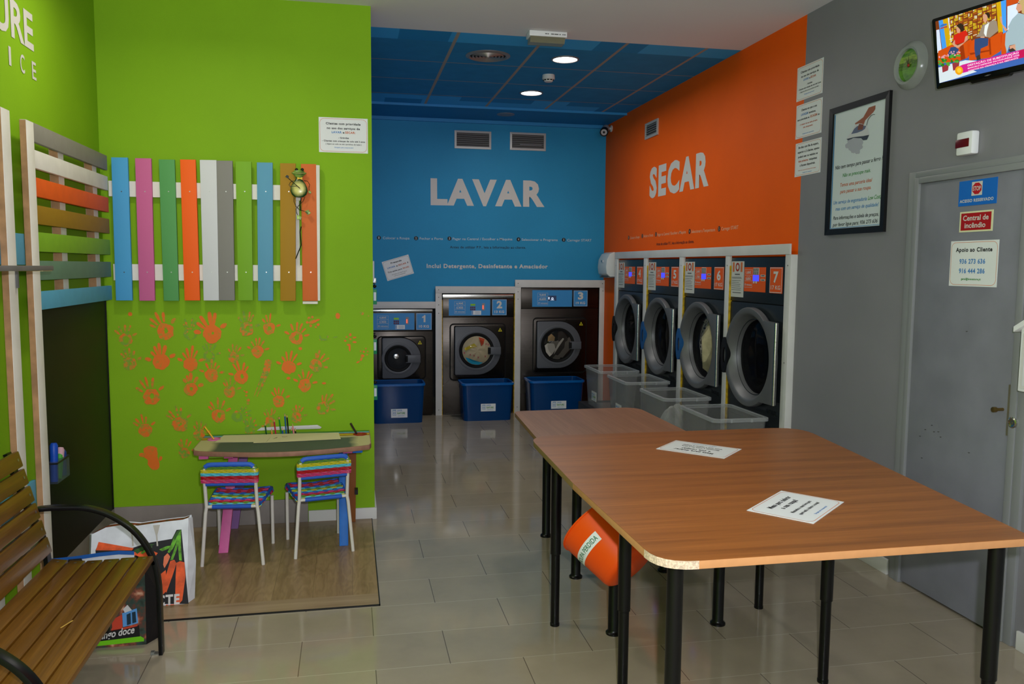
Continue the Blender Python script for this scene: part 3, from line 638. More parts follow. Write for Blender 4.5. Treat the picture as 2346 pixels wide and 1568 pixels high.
# ------------------------------------------------------------------ dryers in the orange wall
P_d = right(2.73)
board(P_d, -8.17, -4.715, 1.690, 1.757, 0, .012)
for a0, a1, fm in ((-8.17, -8.09, None), (-7.318, -7.236, -7.236), (-6.470, -6.388, -6.388), (-5.612, -5.548, -5.548), (-4.768, -4.702, None)):
    board(P_d, a0, a1, 0, 1.689, -.05 if a1 > -4.71 else -.01, .010, foam=(fm, fm+.012) if fm else None, screws=(((a0+a1)/2, 1.62), ((a0+a1)/2, 1.0)))
m_hblack = M('handle_black', (20, 20, 22), .35); m_hblue = M('handle_blue', (30, 84, 140), .35); m_scr = M('lit_blue_screen', (66, 72, 255), .4, emit=1.0); m_sticker = M('pale_sticker', (196, 196, 190), .5)
m_stk_o = M('sticker_orange', (196, 108, 62), .6); m_stk_r = M('sticker_red', (160, 50, 36), .6)
def dryer(num, price, a0, a1, ac, hmat, label):
    """a0..a1 along the wall (a = -Y), ac = door centre"""
    P = right(2.735)
    t = thing('tumble_dryer', label, 'dryer', P.p((a0+a1)/2, 0, -.5), 'tumble dryers in the orange wall')
    q = MB(); zc, R, r = .992, .343, .262; ro = r-.004
    an = sorted([math.atan2(y-zc, x-ac) for x in (a0, a1) for y in (.02, 1.36)]+[2*PI*i/60-PI for i in range(60)]); n = len(an); out = []
    for g in an:
        c_, s_ = math.cos(g), math.sin(g); k = min([(w-ac)/c_ for w in (a0, a1) if abs(c_) > 1e-6 and (w-ac)/c_ > 0]+[(w-zc)/s_ for w in (.02, 1.36) if abs(s_) > 1e-6 and (w-zc)/s_ > 0]); out.append((ac+k*c_, zc+k*s_))
    q.v += [P.p(*o_, 0) for o_ in out]+[P.p(ac+ro*math.cos(g), zc+ro*math.sin(g), 0) for g in an]+[P.p(*o_, -.85) for o_ in out]
    q.f = [(i, (i+1) % n, n+(i+1) % n, n+i) for i in range(n)]+[(i, (i+1) % n, 2*n+(i+1) % n, 2*n+i) for i in range(n)]+[tuple(range(2*n, 3*n))]
    b = q.build('body', m_anth, t)
    MB().pbox(P, a0, a1, 1.366, 1.676, -.85, .002).build('control_head', m_anth, t, bevel=.004)
    MB().pbox(P, a0+.002, a1-.002, 1.352, 1.372, -.5, -.008).build('seam', m_blk2, b)
    MB().pbox(P, a0+.01, a1-.01, .55, .554, -.02, .001).build('panel_seam', m_blk2, b)
    q = MB().pbox(P, a0+.004, a0+.194, 1.395, 1.650, .002, .0035).build('instruction_sheet', m_sticker, t)
    MB().pbox(P, a0+.025, a0+.05, 1.575, 1.643, .0036, .0045).pbox(P, a0+.145, a0+.172, 1.575, 1.643, .0036, .0045).build('orange_band', m_stk_o, q)
    MB().ring(P, a0+.099, 1.609, .018, .031, .0046, 28).build('red_ring', m_stk_r, q)
    x = MB().poly(P, [(a0+.06, 1.553), (a0+.135, 1.553), (a0+.135, 1.561), (a0+.06, 1.561)], .0045)
    for k, (zz, f) in enumerate(((1.535, .9), (1.528, .95), (1.512, .85), (1.499, .7), (1.486, .85), (1.473, .8), (1.458, .9), (1.445, .88))):
        x.poly(P, [(a0+.015, zz), (a0+.015+.16*f, zz), (a0+.015+.16*f, zz+.0028), (a0+.015, zz+.0028)], .0045)
    x.poly(P, [(a0+.03, 1.424), (a0+.16, 1.424), (a0+.16, 1.429), (a0+.03, 1.429)], .0045); x.build('sheet_text', M('grey_ink', (96, 96, 96), .6), q)
    pa, pb, z0, z1 = a0+.206, a0+.503, 1.440, 1.608
    pn = MB().pbox(P, pa, pb, z0, z1, .002, .005).build('control_panel', m_corange, t)
    sticker_price(P, pa+.004, pa+.118, z0+.028, z1-.016, price, m_letter, pn, .006)
    k = MB().pbox(P, pa+.13, pa+.21, z1-.05, z1-.004, .005, .0065)
    for i in range(3): k.pbox(P, pa+.132+i*.034, pa+.15+i*.034, z0+.058, z0+.073, .005, .007) if i < 2 else None
    k.pbox(P, pa+.235, pa+.295, z1-.063, z1-.05, .005, .0065).pbox(P, pa+.235, pa+.295, z1-.092, z1-.079, .005, .0065); kk = k.build('keypad', m_sticker, pn)
    k = MB()
    for i in range(3):
        for j in range(4): k.pbox(P, pa+.134+i*.026, pa+.152+i*.026, z1-.047+j*.0105, z1-.041+j*.0105, .0066, .0075)
    for j in (.063, .092): k.poly(P, [(pa+.245, z1-j+.004), (pa+.288, z1-j+.004), (pa+.288, z1-j+.009), (pa+.245, z1-j+.009)], .0068)
    k.build('key_text', m_ink, kk)
    MB().pbox(P, pa+.13, pa+.21, z1-.095, z1-.053, .005, .008).build('display', m_scr, pn)
    na, nb = a0+.562, a0+.722
    npl = MB().pbox(P, na, nb, 1.439, 1.609, .002, .005).build('number_plate', m_corange, t)
    k = MB().outline(P, [(na+.003, 1.442), (nb-.003, 1.442), (nb-.003, 1.606), (na+.003, 1.606)], .006, .006); ca = (na+nb)/2
    k.text(P, str(num), (ca-.032, 1.512), (ca+.032, 1.512), .068, .006, .035); k.text(P, '17 KG', (ca-.06, 1.464), (ca+.06, 1.464), .026, .006, .012); k.build('number_text', m_letter, npl)
    # porthole door
    o = P.p(ac, zc, 0)
    d = MB().lathe(o, P.n, [(R-.012, .008), (R, .022), (R, .05), (R-.006, .058), (r+.045, .06), (r+.036, .055), (r+.028, .048), (r+.006, .006), (r, -.004), (r-.006, -.03)], 64).build('door', m_ringgrey, t, smooth=True)
    a2 = a1-.016
    MB().prism(P, [(ac+.19, zc-.283), (a2, zc-.277), (a2, zc+.26), (ac+.213, zc+.266), (ac+.285, zc+.15), (ac+.315, zc), (ac+.285, zc-.15)], .03, .0595).build('hinge_plate', m_ringgrey, d, bevel=.004)
    MB().rod(P.p(a2, zc-.277, .05), P.p(a2, zc+.26, .05), .011, 14).build('hinge', m_steel2, d, smooth=True)
    MB().lathe(o, P.n, [(r, -.03), (r*.75, -.018), (r*.4, -.011), (1e-4, -.008)], 48).build('window_glass', m_glass, d, smooth=True)
    MB().lathe(o, P.n, [(r-.004, -.035), (r+.02, -.06), (r+.03, -.45), (.18, -.52), (1e-4, -.52)], 48).build('drum', m_drum, t, smooth=True)
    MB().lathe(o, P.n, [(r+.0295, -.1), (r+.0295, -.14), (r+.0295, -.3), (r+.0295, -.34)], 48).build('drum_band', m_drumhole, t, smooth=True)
    h = MB(); ha = ac-R+.01; n = 20
    prof = [(ha-.045*math.cos(q)-.01, zc-.02+.13*math.sin(q)) for q in [(-PI/2+PI*i/n) for i in range(n+1)]]
    outer = prof + [(ha+.05*math.cos(q), zc-.02+.13*math.sin(q)) for q in [(PI/2-PI*i/n) for i in range(1, n)]]
    inner = [(ha+.008+(x-ha)*.38, zc-.02+(y-zc+.02)*.42) for x, y in outer]; k = len(outer)
    vs = [P.p(*q, .064) for q in outer]+[P.p(*q, .066) for q in inner]+[P.p(*q, .03) for q in outer]
    h.add(vs, [(i, (i+1) % k, k+(i+1) % k, k+i) for i in range(k)]+[(i, (i+1) % k, 2*k+(i+1) % k, 2*k+i) for i in range(k)]); h.build('door_handle', hmat, d)
    MB().poly(P, inner, .058).build('finger_hole', m_alu, d)
    MB().text(P, 'DANUBE', (a1-.19, .64), (a1-.06, .637), .026, .0015, .02).build('maker_mark', m_ink, b)
    return P, ac, zc, r
dryer(4, ('1,00€', '0,85€', '10 minutos'), -8.086, -7.325, -7.695, m_hblack, 'dark tumble dryer marked 4, farthest from the grey wall')
dryer(5, ('2,00€', '1,70€', '20 minutos'), -7.224, -6.476, -6.848, m_hblue, 'dark tumble dryer marked 5, with a blue door handle and an empty drum')
d6 = dryer(6, ('2,00€', '1,70€', '20 minutos'), -6.376, -5.618, -6.000, m_hblue, 'dark tumble dryer marked 6, with pale laundry inside its drum')
dryer(7, ('1,00€', '0,85€', '10 minutos'), -5.536, -4.774, -5.155, m_hblack, 'dark tumble dryer marked 7, with a black door handle next to the grey wall')
P, wa, wz, gr = d6
l = wad(P, wa, wz, gr*.95, -.09, .05, 21).build('laundry_load', laundry_mat('speckled_cloth', ((190, 182, 170), (40, 42, 44), (196, 188, 176), (200, 190, 176)), 60), smooth=True)
tag(l, 'speckled grey and cream laundry inside the dryer marked 6', 'laundry')
mb = MB(); mb.add([P.p(wa+x*gr, wz+y*gr, c+.055) for x, y, c in ((.02, .72, -.1), (.3, .78, -.09), (.62, .5, -.1), (.72, -.1, -.1), (.55, -.6, -.11), (.1, -.8, -.09), (-.15, -.72, -.08), (-.05, -.3, -.06), (-.12, .2, -.06), (.3, .1, -.03))], [(9, i, (i+1) % 9) for i in range(9)])
mb.build('cream_sheet', M('cream_cloth', (190, 178, 138), .85, noise=(12, .12)), l, smooth=True)

# ------------------------------------------------------------------ plastic bins
m_bluebin = see_mat('blue_plastic', (0, 66, 128), .3, .2, .35, .8); m_clear = see_mat('clear_plastic', (170, 170, 168), .9, .2, .6, .1, .3)
m_bluerim = see_mat('blue_rim', (10, 100, 180), .12, .2, .6); m_clearrim = see_mat('clear_rim', (206, 210, 212), .72, .2, .6, .1, .3)
def bin_(name, label, grp, x0, x1, y0, y1, z0, z1, mat, rim, taper=.03, lab=None, face='front'):
    t = thing(name, label, 'bin', ((x0+x1)/2, (y0+y1)/2, z0), grp)
    def ring(g, z): return [(p[0], p[1], z) for p in rrect(x0+g, x1-g, y0+g, y1-g, .045, 4)]
    q = MB(); n = len(ring(0, 0)); th = .004
    R = [ring(taper, z0), ring(.012, z1-.02), ring(.012, z1), ring(.012+th, z1), ring(taper+th, z0+th)]
    for r in R: q.v += [Vector(p) for p in r]
    for j in range(4):
        for i in range(n): q.f.append((j*n+i, j*n+(i+1) % n, (j+1)*n+(i+1) % n, (j+1)*n+i))
    q.f += [tuple(range(n-1, -1, -1)), tuple(range(4*n, 5*n))]
    q.build('tub', mat, t, smooth=True)
    q = MB(); R = [ring(.012, z1-.022), ring(0, z1-.02), ring(0, z1), ring(.018, z1+.003), ring(.018, z1-.003)]
    for r in R: q.v += [Vector(p) for p in r]
    for j in range(4):
        for i in range(n): q.f.append((j*n+i, j*n+(i+1) % n, (j+1)*n+(i+1) % n, (j+1)*n+i))
    q.build('rim', rim, t, smooth=True)
    q = MB()
    for f in (.3, .65):
        if face == 'front': q.box(x0+(x1-x0)*f, x0+(x1-x0)*f+.012, y0-.001, y0+.002, z1-.022, z1-.001)
        else: q.box(x0+(x1-x0)*f, x0+(x1-x0)*f+.012, y0-.001, y0+.003, z1-.022, z1-.001)
    q.build('rim_rib', rim, t)
    if lab:
        a, b, w, h = lab
        P = back(y0+.012+(taper-.012)*(1-(b-z0)/(z1-z0))-.001) if face == 'front' else Pl((x0+.012+(taper-.012)*(1-(b-z0)/(z1-z0))-.003, 0, 0), (0, -1, 0), (0, 0, 1))
        s = MB().pbox(P, a-w/2, a+w/2, b-h/2, b+h/2, -.002, .001).build('label_card', m_paper if face == 'front' else m_sticker, t)
        u = MB().text(P, 'LAVA', (a-w*.12, b+h*.12), (a+w*.18, b+h*.12), h*.17, .002, .02); u.outline(P, [(a-w*.4, b-h*.28), (a-w*.2, b-h*.28), (a-w*.2, b+h*.28), (a-w*.4, b+h*.28)], .004, .002)
        u.ring(P, a-w*.3, b-h*.05, w*.04, w*.065, .002, 14)
        for k in range(4): u.poly(P, [(a-w*.39+k*w*.05, b+h*.17), (a-w*.36+k*w*.05, b+h*.17), (a-w*.36+k*w*.05, b+h*.26), (a-w*.39+k*w*.05, b+h*.26)], .002)
        u.text(P, 'SERVICE', (a-w*.08, b-h*.36), (a+w*.32, b-h*.36), h*.07, .002); u.build('label_text', m_bline, s)
        MB().text(P, 'NATURE', (a-w*.12, b-h*.16), (a+w*.36, b-h*.16), h*.19, .002, .025).build('label_text', m_gline, s)
    return t
GB = 'blue laundry bins in front of the washers'; GC = 'clear laundry bins in front of the dryers'
bin_('laundry_bin', 'blue plastic bin before the machine marked 1, cut off by the green wall', GB, .205, .755, 8.24, 8.59, 0, .405, m_bluebin, m_bluerim, .03, (.487, .112, .165, .105))
bin_('laundry_bin', 'blue plastic bin on the floor before the machine marked 2', GB, 1.125, 1.680, 8.24, 8.60, 0, .395, m_bluebin, m_bluerim, .03, (1.405, .145, .155, .09))
bin_('laundry_bin', 'blue plastic bin before the machine marked 3, partly behind the far wooden table', GB, 1.845, 2.445, 8.24, 8.60, 0, .405, m_bluebin, m_bluerim, .03, (2.16, .155, .165, .095))
pl_ = MB().box(2.27, 2.715, 4.76, 7.9, 0, .245).build('low_plinth', M('dark_plinth', (46, 46, 48), .6), bevel=.004)
tag(pl_, 'low dark plinth along the foot of the dryers, carrying the clear bins', 'plinth')
for y0, y1, x1, lb in ((4.80, 5.38, 2.68, 'clear plastic bin in front of the dryer marked 7, nearest of the clear bins'), (5.635, 6.20, 2.67, 'clear plastic bin with a crumpled film bag inside, in front of the dryer marked 6'),
                   (6.49, 7.05, 2.69, 'clear plastic bin in front of the dryer marked 5'), (7.22, 7.78, 2.68, 'clear plastic bin farthest from the grey wall, in front of the dryer marked 4')):
    bin_('clear_bin', lb, GC, 2.28, x1, y0, y1, .248, .63, m_clear, m_clearrim, .035, (-(y0+y1)/2+.02, .36, .15, .09) if y0 > 6.3 else None, 'left')
fb = wad(Pl((2.47, 5.92, .255), (1, 0, 0), (0, 1, 0)), 0, 0, .15, .01, .26, 5).build('film_bag', see_mat('film_plastic', (224, 226, 220), .72, .08, 1), smooth=True)
tag(fb, 'crumpled clear film bag lying in the bin before the dryer marked 6', 'plastic bag')
# ------------------------------------------------------------------ ceiling fittings
Pc = Pl((0, 0, ZC), (1, 0, 0), (0, -1, 0))      # looking up
m_lampw = M('lamp_glow', (255, 252, 244), .4, emit=9); m_bronze = M('bronze_metal', (150, 140, 136), .4, .5)
for x, y, lb in ((1.604, 6.076, 'lit round recessed lamp in the blue ceiling, nearer to the white ceiling'), (1.617, 7.292, 'lit round recessed lamp in the blue ceiling, nearer to the blue wall')):
    t = thing('ceiling_lamp', lb, 'ceiling lamp', (x, y, ZC), 'lit lamps in the blue ceiling')
    MB().lathe((x, y, ZC), (0, 0, -1), [(.105, -.001), (.105, .006), (.092, .008), (.09, .001)], 40).build('lamp_ring', m_bronze, t, smooth=True)
    MB().lathe((x, y, ZC), (0, 0, -1), [(.0915, .003), (1e-4, .004)], 40).build('lamp_disc', m_lampw, t)
    lamp('lamp_light', 'AREA', (x, y, ZC-.012), 11, (1, .96, .88), .17, (x, y, 0), 3.0)
t = thing('ceiling_diffuser', 'round dark bronze air diffuser with rings in the blue ceiling', 'air diffuser', (1.024, 6.11, ZC))
MB().lathe((1.024, 6.11, ZC), (0, 0, -1), [(.165, -.001), (.165, .004), (.14, .012), (.13, .002)], 48).build('outer_ring', m_bronze, t, smooth=True)
for r in (.12, .095, .07, .045, .022): MB().lathe((1.024, 6.11, ZC), (0, 0, -1), [(r, .001), (r-.004, .014), (r-.016, .004)], 40).build('ring_vane', m_bronze, t, smooth=True)
MB().lathe((1.024, 6.11, ZC), (0, 0, -1), [(.135, .0005), (1e-4, .0006)], 40).build('dark_throat', m_blk2, t)
t = thing('smoke_detector', 'small white round smoke detector between the two lit lamps', 'smoke detector', (1.605, 6.6, ZC))
m_offw = M('off_white_plastic', (206, 204, 202), .45)
MB().lathe((1.605, 6.6, ZC), (0, 0, -1), [(.05, -.001), (.052, .03), (.05, .034)], 32, caps=True).build('base', m_offw, t, smooth=True)
MB().lathe((1.605, 6.6, ZC), (0, 0, -1), [(.046, .034), (.034, .05), (.03, .054), (1e-4, .055)], 32).build('sensor_cap', m_offw, t, smooth=True)
q = MB()
for k in range(10):
    a = 2*PI*k/10; c, s_ = math.cos(a), math.sin(a); ct = Vector((1.605+.0415*c, 6.6+.0415*s_, ZC-.0425)); tv = Vector((-s_, c, 0))*.009; up = Vector((.003*c, .003*s_, .003))
    q.add([ct-tv-up*1.2, ct+tv-up*1.2, ct+tv+up*1.2, ct-tv+up*1.2], [(0, 1, 2, 3)])
q.build('slot', m_blk2, t)
q = MB().lathe((1.571, 8.268, ZC-.0165), (0, 0, -1), [(.09, 0), (.088, .006), (.07, .009), (.05, .007), (1e-4, .008)], 40).build('soffit_vent', M('grey_blue_plastic', (112, 124, 140), .5), smooth=True)
tag(q, 'round grey cover in the blue soffit above the blue wall', 'vent cover')
# emergency light
t = thing('emergency_light', 'white box-shaped emergency light on the edge of the white ceiling', 'emergency light', (1.31, 5.44, ZC))
Pe = back(5.40)
MB().prism(right(1.18), [(-5.5, 3.115), (-5.392, 3.115), (-5.39, ZC-.001), (-5.5, ZC-.001)], -.255, 0).build('housing', M('bright_white_plastic', (232, 232, 236), .4), t, bevel=.003)
MB().prism(right(1.19), [(-5.495, 3.08), (-5.42, 3.08), (-5.4, 3.115), (-5.495, 3.115)], -.235, 0).build('diffuser_cover', see_mat('smoky_diffuser', (150, 146, 120), .4, .3), t)
q = MB()
for a_, b_ in ((1.285, 1.298), (1.301, 1.31), (1.325, 1.345), (1.348, 1.375), (1.382, 1.39), (1.402, 1.41), (1.413, 1.424)): q.poly(back(5.391), [(a_, 3.128), (b_, 3.128), (b_, 3.134), (a_, 3.134)], .001)
q.build('printed_mark', M('grey_ink'), t)
# wall vents
def vent(name, label, pl, px, slats, parent_mat=None):
    c = [pl.uv(*p) for p in px]; a0 = (c[0][0]+c[3][0])/2; a1 = (c[1][0]+c[2][0])/2; b1 = (c[0][1]+c[1][1])/2; b0 = (c[2][1]+c[3][1])/2; f = .022
    t = thing(name, label, 'vent', pl.p((a0+a1)/2, b0, 0), 'air grilles high on the walls')
    q = MB(); o = [(a0, b0), (a1, b0), (a1, b1), (a0, b1)]; i = [(a0+f, b0+f), (a1-f, b0+f), (a1-f, b1-f), (a0+f, b1-f)]
    q.add([pl.p(*p, .0) for p in o]+[pl.p(*p, .012) for p in o]+[pl.p(*p, .014) for p in i]+[pl.p(*p, .0) for p in i], [(j*4+k, j*4+(k+1) % 4, j*4+4+(k+1) % 4, j*4+4+k) for j in range(3) for k in range(4)])
    q.build('vent_frame', M('vent_aluminium', (186, 184, 182), .4, .2), t)
    MB().poly(pl, i, .001).build('dark_opening', m_blk2, t)
    for k in range(slats):
        z = b0+f+(b1-b0-2*f)*(k+.5)/slats; q = MB(); hh = (b1-b0-2*f)/slats*.35
        q.add([pl.p(a0+f, z+hh, .003), pl.p(a1-f, z+hh, .003), pl.p(a1-f, z-hh, .011), pl.p(a0+f, z-hh, .011), pl.p(a0+f, z+hh-.002, .002), pl.p(a1-f, z+hh-.002, .002), pl.p(a1-f, z-hh-.002, .010), pl.p(a0+f, z-hh-.002, .010)],
              [(0, 1, 2, 3), (7, 6, 5, 4), (3, 2, 6, 7), (0, 4, 5, 1)]); q.build('slat', m_dgrille, t)
    return t
m_dgrille = M('dark_grille', (128, 126, 124), .45, .2)
vent('wall_vent', 'aluminium air grille on the blue wall, above the L of LAVAR', P_back, ((1041, 299), (1125, 302), (1125, 343), (1041, 340)), 7)
v2 = vent('wall_vent', 'aluminium air grille on the blue wall, nearer to the orange wall, a bright strip inside', P_back, ((1168, 303.5), (1250, 306), (1250, 346.5), (1168, 344)), 7)
a, b = P_back.uv(1191, 332); MB().poly(P_back, [(a, b), (a+.24, b), (a+.24, b+.016), (a, b+.016)], .0055).build('bright_strip', m_steel2, v2)
vent('wall_vent', 'small air grille high on the orange wall', P_right, ((1480, 283), (1509, 273), (1509, 310), (1480, 319)), 5)
# security camera
t = thing('security_camera', 'white bullet security camera in the corner of the blue and orange walls', 'security camera', (2.70, 8.52, 3.05))
MB().lathe((XR, 8.5, 3.075), (-1, 0, 0), [(.035, 0), (.035, .008), (.028, .012), (1e-4, .012)], 24).build('mount', m_offw, t, smooth=True)
MB().tube([(2.755, 8.5, 3.075), (2.72, 8.5, 3.075), (2.705, 8.49, 3.07)], .013).build('arm', m_offw, t, smooth=True)
a0 = Vector((2.71, 8.52, 3.085)); a1 = Vector((2.635, 8.36, 3.005)); dv = (a1-a0).normalized()
MB().lathe(a0, dv, [(.02, -.005), (.036, .006), (.04, .02), (.04, .165), (.036, .175)], 28, caps=True).build('camera_body', M('warm_white_plastic', (196, 190, 190), .4), t, smooth=True)
MB().lathe(a0, dv, [(.043, .12), (.043, .182), (.036, .18), (.03, .172), (1e-4, .17)], 28).build('lens_hood', m_black, t, smooth=True)
MB().lathe(a0, dv, [(.014, .172), (.012, .179), (1e-4, .18)], 20).build('lens', m_drum, t, smooth=True)
# towel dispenser
t = thing('towel_dispenser', 'white glossy paper towel dispenser on the orange wall beside the dryers', 'dispenser', (2.69, 8.3, 1.5))
Pt = right(XR)
MB().prism(Pl((0, 8.5, 0), (1, 0, 0), (0, 0, 1)), [(2.765, 1.5), (2.68, 1.5), (2.645, 1.53), (2.635, 1.6), (2.645, 1.68), (2.675, 1.74), (2.72, 1.76), (2.765, 1.755)], 0, .3).build('cover', M('glossy_white', (206, 208, 206), .2), t, bevel=.012, seg=3)
MB().box(2.66, 2.76, 8.21, 8.49, 1.492, 1.502).build('towel_slot', M('grey_ink'), t)
MB().box(2.634, 2.646, 8.33, 8.37, 1.655, 1.675).build('lock', m_alu, t)
# keys on the side wall of the blue room
for y, z, big, lb in ((5.42, 1.53, 0, 'grey key cabinet latch sticking out past the edge of the green wall'), ):
    t = thing('wall_latch', lb, 'latch', (XE, y, z)); MB().box(XE, XE+.018, y, y+.03, z-.03, z+.1).build('plate', m_board, t, bevel=.003); MB().box(XE+.006, XE+.03, y+.005, y+.03, z-.045, z-.01).build('latch_catch', m_alu, t, bevel=.004)
for y, z, lb in ((5.45, 1.395, 'green key tag hanging highest past the edge of the green wall'), (5.5, 1.06, 'green and white key tag halfway down past the green wall edge'), (5.5, .75, 'green and white key tag hanging lowest past the green wall edge')):
    t = thing('key_tag', lb, 'key tag', (XE, y, z), 'key tags by the green wall edge')
    MB().rod((XE, y, z+.085), (XE+.024, y, z+.09), .004, 8).build('hook', m_black, t); MB().ball((XE+.02, y, z+.07), .012).build('key_ring', m_black, t)
    MB().box(XE+.008, XE+.034, y-.004, y, z-.05, z+.05).build('tag', M('tag_green', (30, 140, 90), .4), t, bevel=.003); MB().box(XE+.013, XE+.029, y-.0055, y-.004, z-.025, z+.03).build('tag_card', m_paper, t)

# ------------------------------------------------------------------ paper signs
def border(pl, w, h, mat, par, c=.0015):
    q = MB(); o = rrect(w*.02, w*.98, h*.03, h*.97, w*.09, 6); q.outline(pl, o, .0018, c); return q.build('border_line', mat, par)
def sign(name, label, pl, w, h, lines, cat='sign', group=None, base=None, bordr=m_oline, th=.0012):
    """pl: plane whose origin is the sign's lower-left corner; lines: (text, x0, x1, y, cap, ink) in fractions of the sheet"""
    t = thing(name, label, cat, pl.p(w/2, 0, 0), group)
    sh = MB().pbox(pl, 0, w, 0, h, 0, th).build('sheet', base or m_paper, t)
    if bordr: border(pl, w, h, bordr, sh, th+.0004)
    by = {}
    for tx, x0, x1, y, cap, ink in lines:
        by.setdefault(ink.name, (ink, MB()))[1].text(pl, tx, (w*x0, h*(1-y)), (w*x1, h*(1-y)), h*cap, th+.0006, .032 if cap > .04 else .015)
    for ink, mb in by.values(): mb.build('printed_text', ink, sh)
    return t
m_lav = M('print_blue', (72, 130, 196), .6); m_sec = M('print_orange', (196, 98, 50), .6)
L1 = (('Clientes com prioridade', .145, .85, .2, .06, m_ink), ('no uso dos serviços de', .165, .835, .33, .06, m_ink), ('LAVAR', .26, .465, .445, .06, m_lav), ('e', .485, .52, .445, .055, m_ink), ('SECAR:', .535, .745, .445, .06, m_sec),
      ('- Grávidas', .395, .61, .595, .045, m_ink), ('- Clientes com crianças de colo até 2 anos', .065, .94, .69, .045, m_ink), ('( Sejam ao colo ou em carrinhos de bebé )', .135, .87, .775, .04, m_ink), ('Obrigado pela compreensão!', .31, .70, .865, .03, m_lav))
L2 = (('Clientes em que a sua', .2, .8, .2, .06, m_ink), ('LAVAGEM', .2, .47, .34, .065, m_lav), ('terminou,', .5, .77, .34, .06, m_ink), ('tem prioridade na', .06, .53, .47, .055, m_ink), ('SECAGEM', .56, .82, .47, .065, m_sec), ('se:', .85, .92, .47, .055, m_ink),
      ('- O número da sua senha já tenha', .14, .84, .62, .045, m_sec), ('sido ultrapassado.', .3, .68, .72, .045, m_sec), ('Obrigado pela compreensão!', .28, .72, .9, .03, m_lav))
L3 = (('Em dias com fila de espera,', .12, .9, .17, .062, m_ink), ('superior a 2 clientes, apenas', .1, .93, .31, .062, m_ink), ('poderá usar no máximo as', .12, .88, .45, .062, m_ink), ('duas primeiras', .14, .52, .58, .062, m_sec), ('máquinas', .56, .86, .58, .06, m_ink), ('a ficarem disponíveis.', .2, .8, .71, .062, m_ink),
      ('Podem usar outras se não houver fila de espera.', .14, .84, .84, .028, m_sec), ('Obrigado pela compreensão!', .32, .68, .92, .028, m_lav))
def flat(pl, a, b, rot=0):
    u = pl.u*math.cos(rot)+pl.v*math.sin(rot); v = pl.v*math.cos(rot)-pl.u*math.sin(rot); return Pl(pl.p(a, b), u, v)
a, b = P_green.uv(731, 348.5); sign('paper_sign', 'white sign about priority customers on the green wall beside the picket panel', flat(P_green, a, b), .290, .207, L1)
GS = 'paper signs on the grey wall'
for lb, y0, z0, LL in (('white sign about priority customers, topmost of three on the grey wall', 4.787, 2.641, L1), ('white sign mentioning LAVAGEM, middle of three on the grey wall', 4.781, 2.409, L2), ('white sign about waiting lines, lowest of three on the grey wall', 4.774, 2.175, L3)):
    sign('paper_sign', lb, flat(P_right, -y0, z0), .287, .206, LL, group=GS)
c = [P_back.uv(*c2(x, y)) for x, y in ((170, 1370), (385, 1307), (338, 1157), (125, 1213))]
rot = math.atan2(c[1][1]-c[0][1], c[1][0]-c[0][0])
sign('paper_sign', 'tilted white sign about drying tickets on the blue wall above the machine marked 1', flat(P_back, *c[0], rot), .29, .207,
     (('Pretende', .3, .7, .22, .075, m_ink), ('LAVAR', .13, .42, .42, .075, m_lav), ('e', .46, .51, .42, .07, m_ink), ('SECAR', .54, .84, .42, .075, m_sec), ('?', .88, .92, .42, .075, m_ink), ('Tire senha para', .1, .63, .63, .065, m_ink), ('SECAR!', .66, .9, .63, .07, m_sec), ('Sem senha a secar não há reserva,', .22, .78, .78, .035, m_ink), ('é só um uso temporário.', .28, .72, .87, .035, m_ink)), bordr=M('grey_ink'))
# door signs
Pd = right(XR-.008)
a, b = Pd.uv(2196, 474); 
def doorsign(px): return [Pd.uv(*p) for p in px]
(a0, b0), (a1, b1) = doorsign(((2196, 474), (2287, 405)))
t = sign('stop_sign', 'blue sign reading ACESSO RESERVADO with a red stop octagon on the grey door', flat(Pd, a0, b0), a1-a0, b1-b0, (('ACESSO RESERVADO', .04, .93, .86, .115, m_letter),), base=M('sign_blue', (24, 104, 196), .4), bordr=None, th=.002)
Q = flat(Pd, a0, b0); w, h = a1-a0, b1-b0
pb = MB().poly(Q, [(w*.35, h*.38), (w*.63, h*.38), (w*.63, h*.92), (w*.35, h*.92)], .003).build('white_panel', m_letter, t)
oc = [(w*.49+w*.13*math.cos(PI/8+k*PI/4), h*.65+h*.24*math.sin(PI/8+k*PI/4)) for k in range(8)]
MB().poly(Q, oc, .0036).build('octagon', M('stop_red', (186, 22, 30), .5), t); MB().text(Q, 'STOP', (w*.385, h*.57), (w*.595, h*.57), h*.17, .0042, .02).build('printed_text', m_letter, t)
(a0, b0), (a1, b1) = doorsign(((2198, 533), (2277, 480)))
t = sign('fire_panel_sign', 'red sign with pale edge reading Central de incêndio on the grey door', flat(Pd, a0, b0), a1-a0, b1-b0, (), base=M('glow_edge', (222, 220, 180), .5), bordr=None, th=.002)
Q = flat(Pd, a0, b0); w, h = a1-a0, b1-b0
MB().poly(Q, [(w*.045, h*.08), (w*.955, h*.08), (w*.955, h*.92), (w*.045, h*.92)], .0026).build('red_field', M('sign_red', (170, 20, 26), .45), t)
MB().text(Q, 'Central de', (w*.11, h*.56), (w*.88, h*.56), h*.25, .0032, .02).text(Q, 'incêndio', (w*.17, h*.2), (w*.8, h*.2), h*.25, .0032, .02).build('printed_text', m_letter, t)
(a0, b0), (a1, b1) = doorsign(((2174, 655), (2290, 549)))
sign('paper_sign', 'white sign headed Apoio ao Cliente with phone numbers on the grey door', flat(Pd, a0, b0), a1-a0, b1-b0, (('Apoio ao Cliente', .12, .88, .24, .09, m_ink), ('936 273 636', .21, .75, .5, .1, m_lav), ('916 444 286', .21, .75, .71, .1, m_lav), ('geral@lavanature.pt', .265, .68, .86, .045, m_gline)))
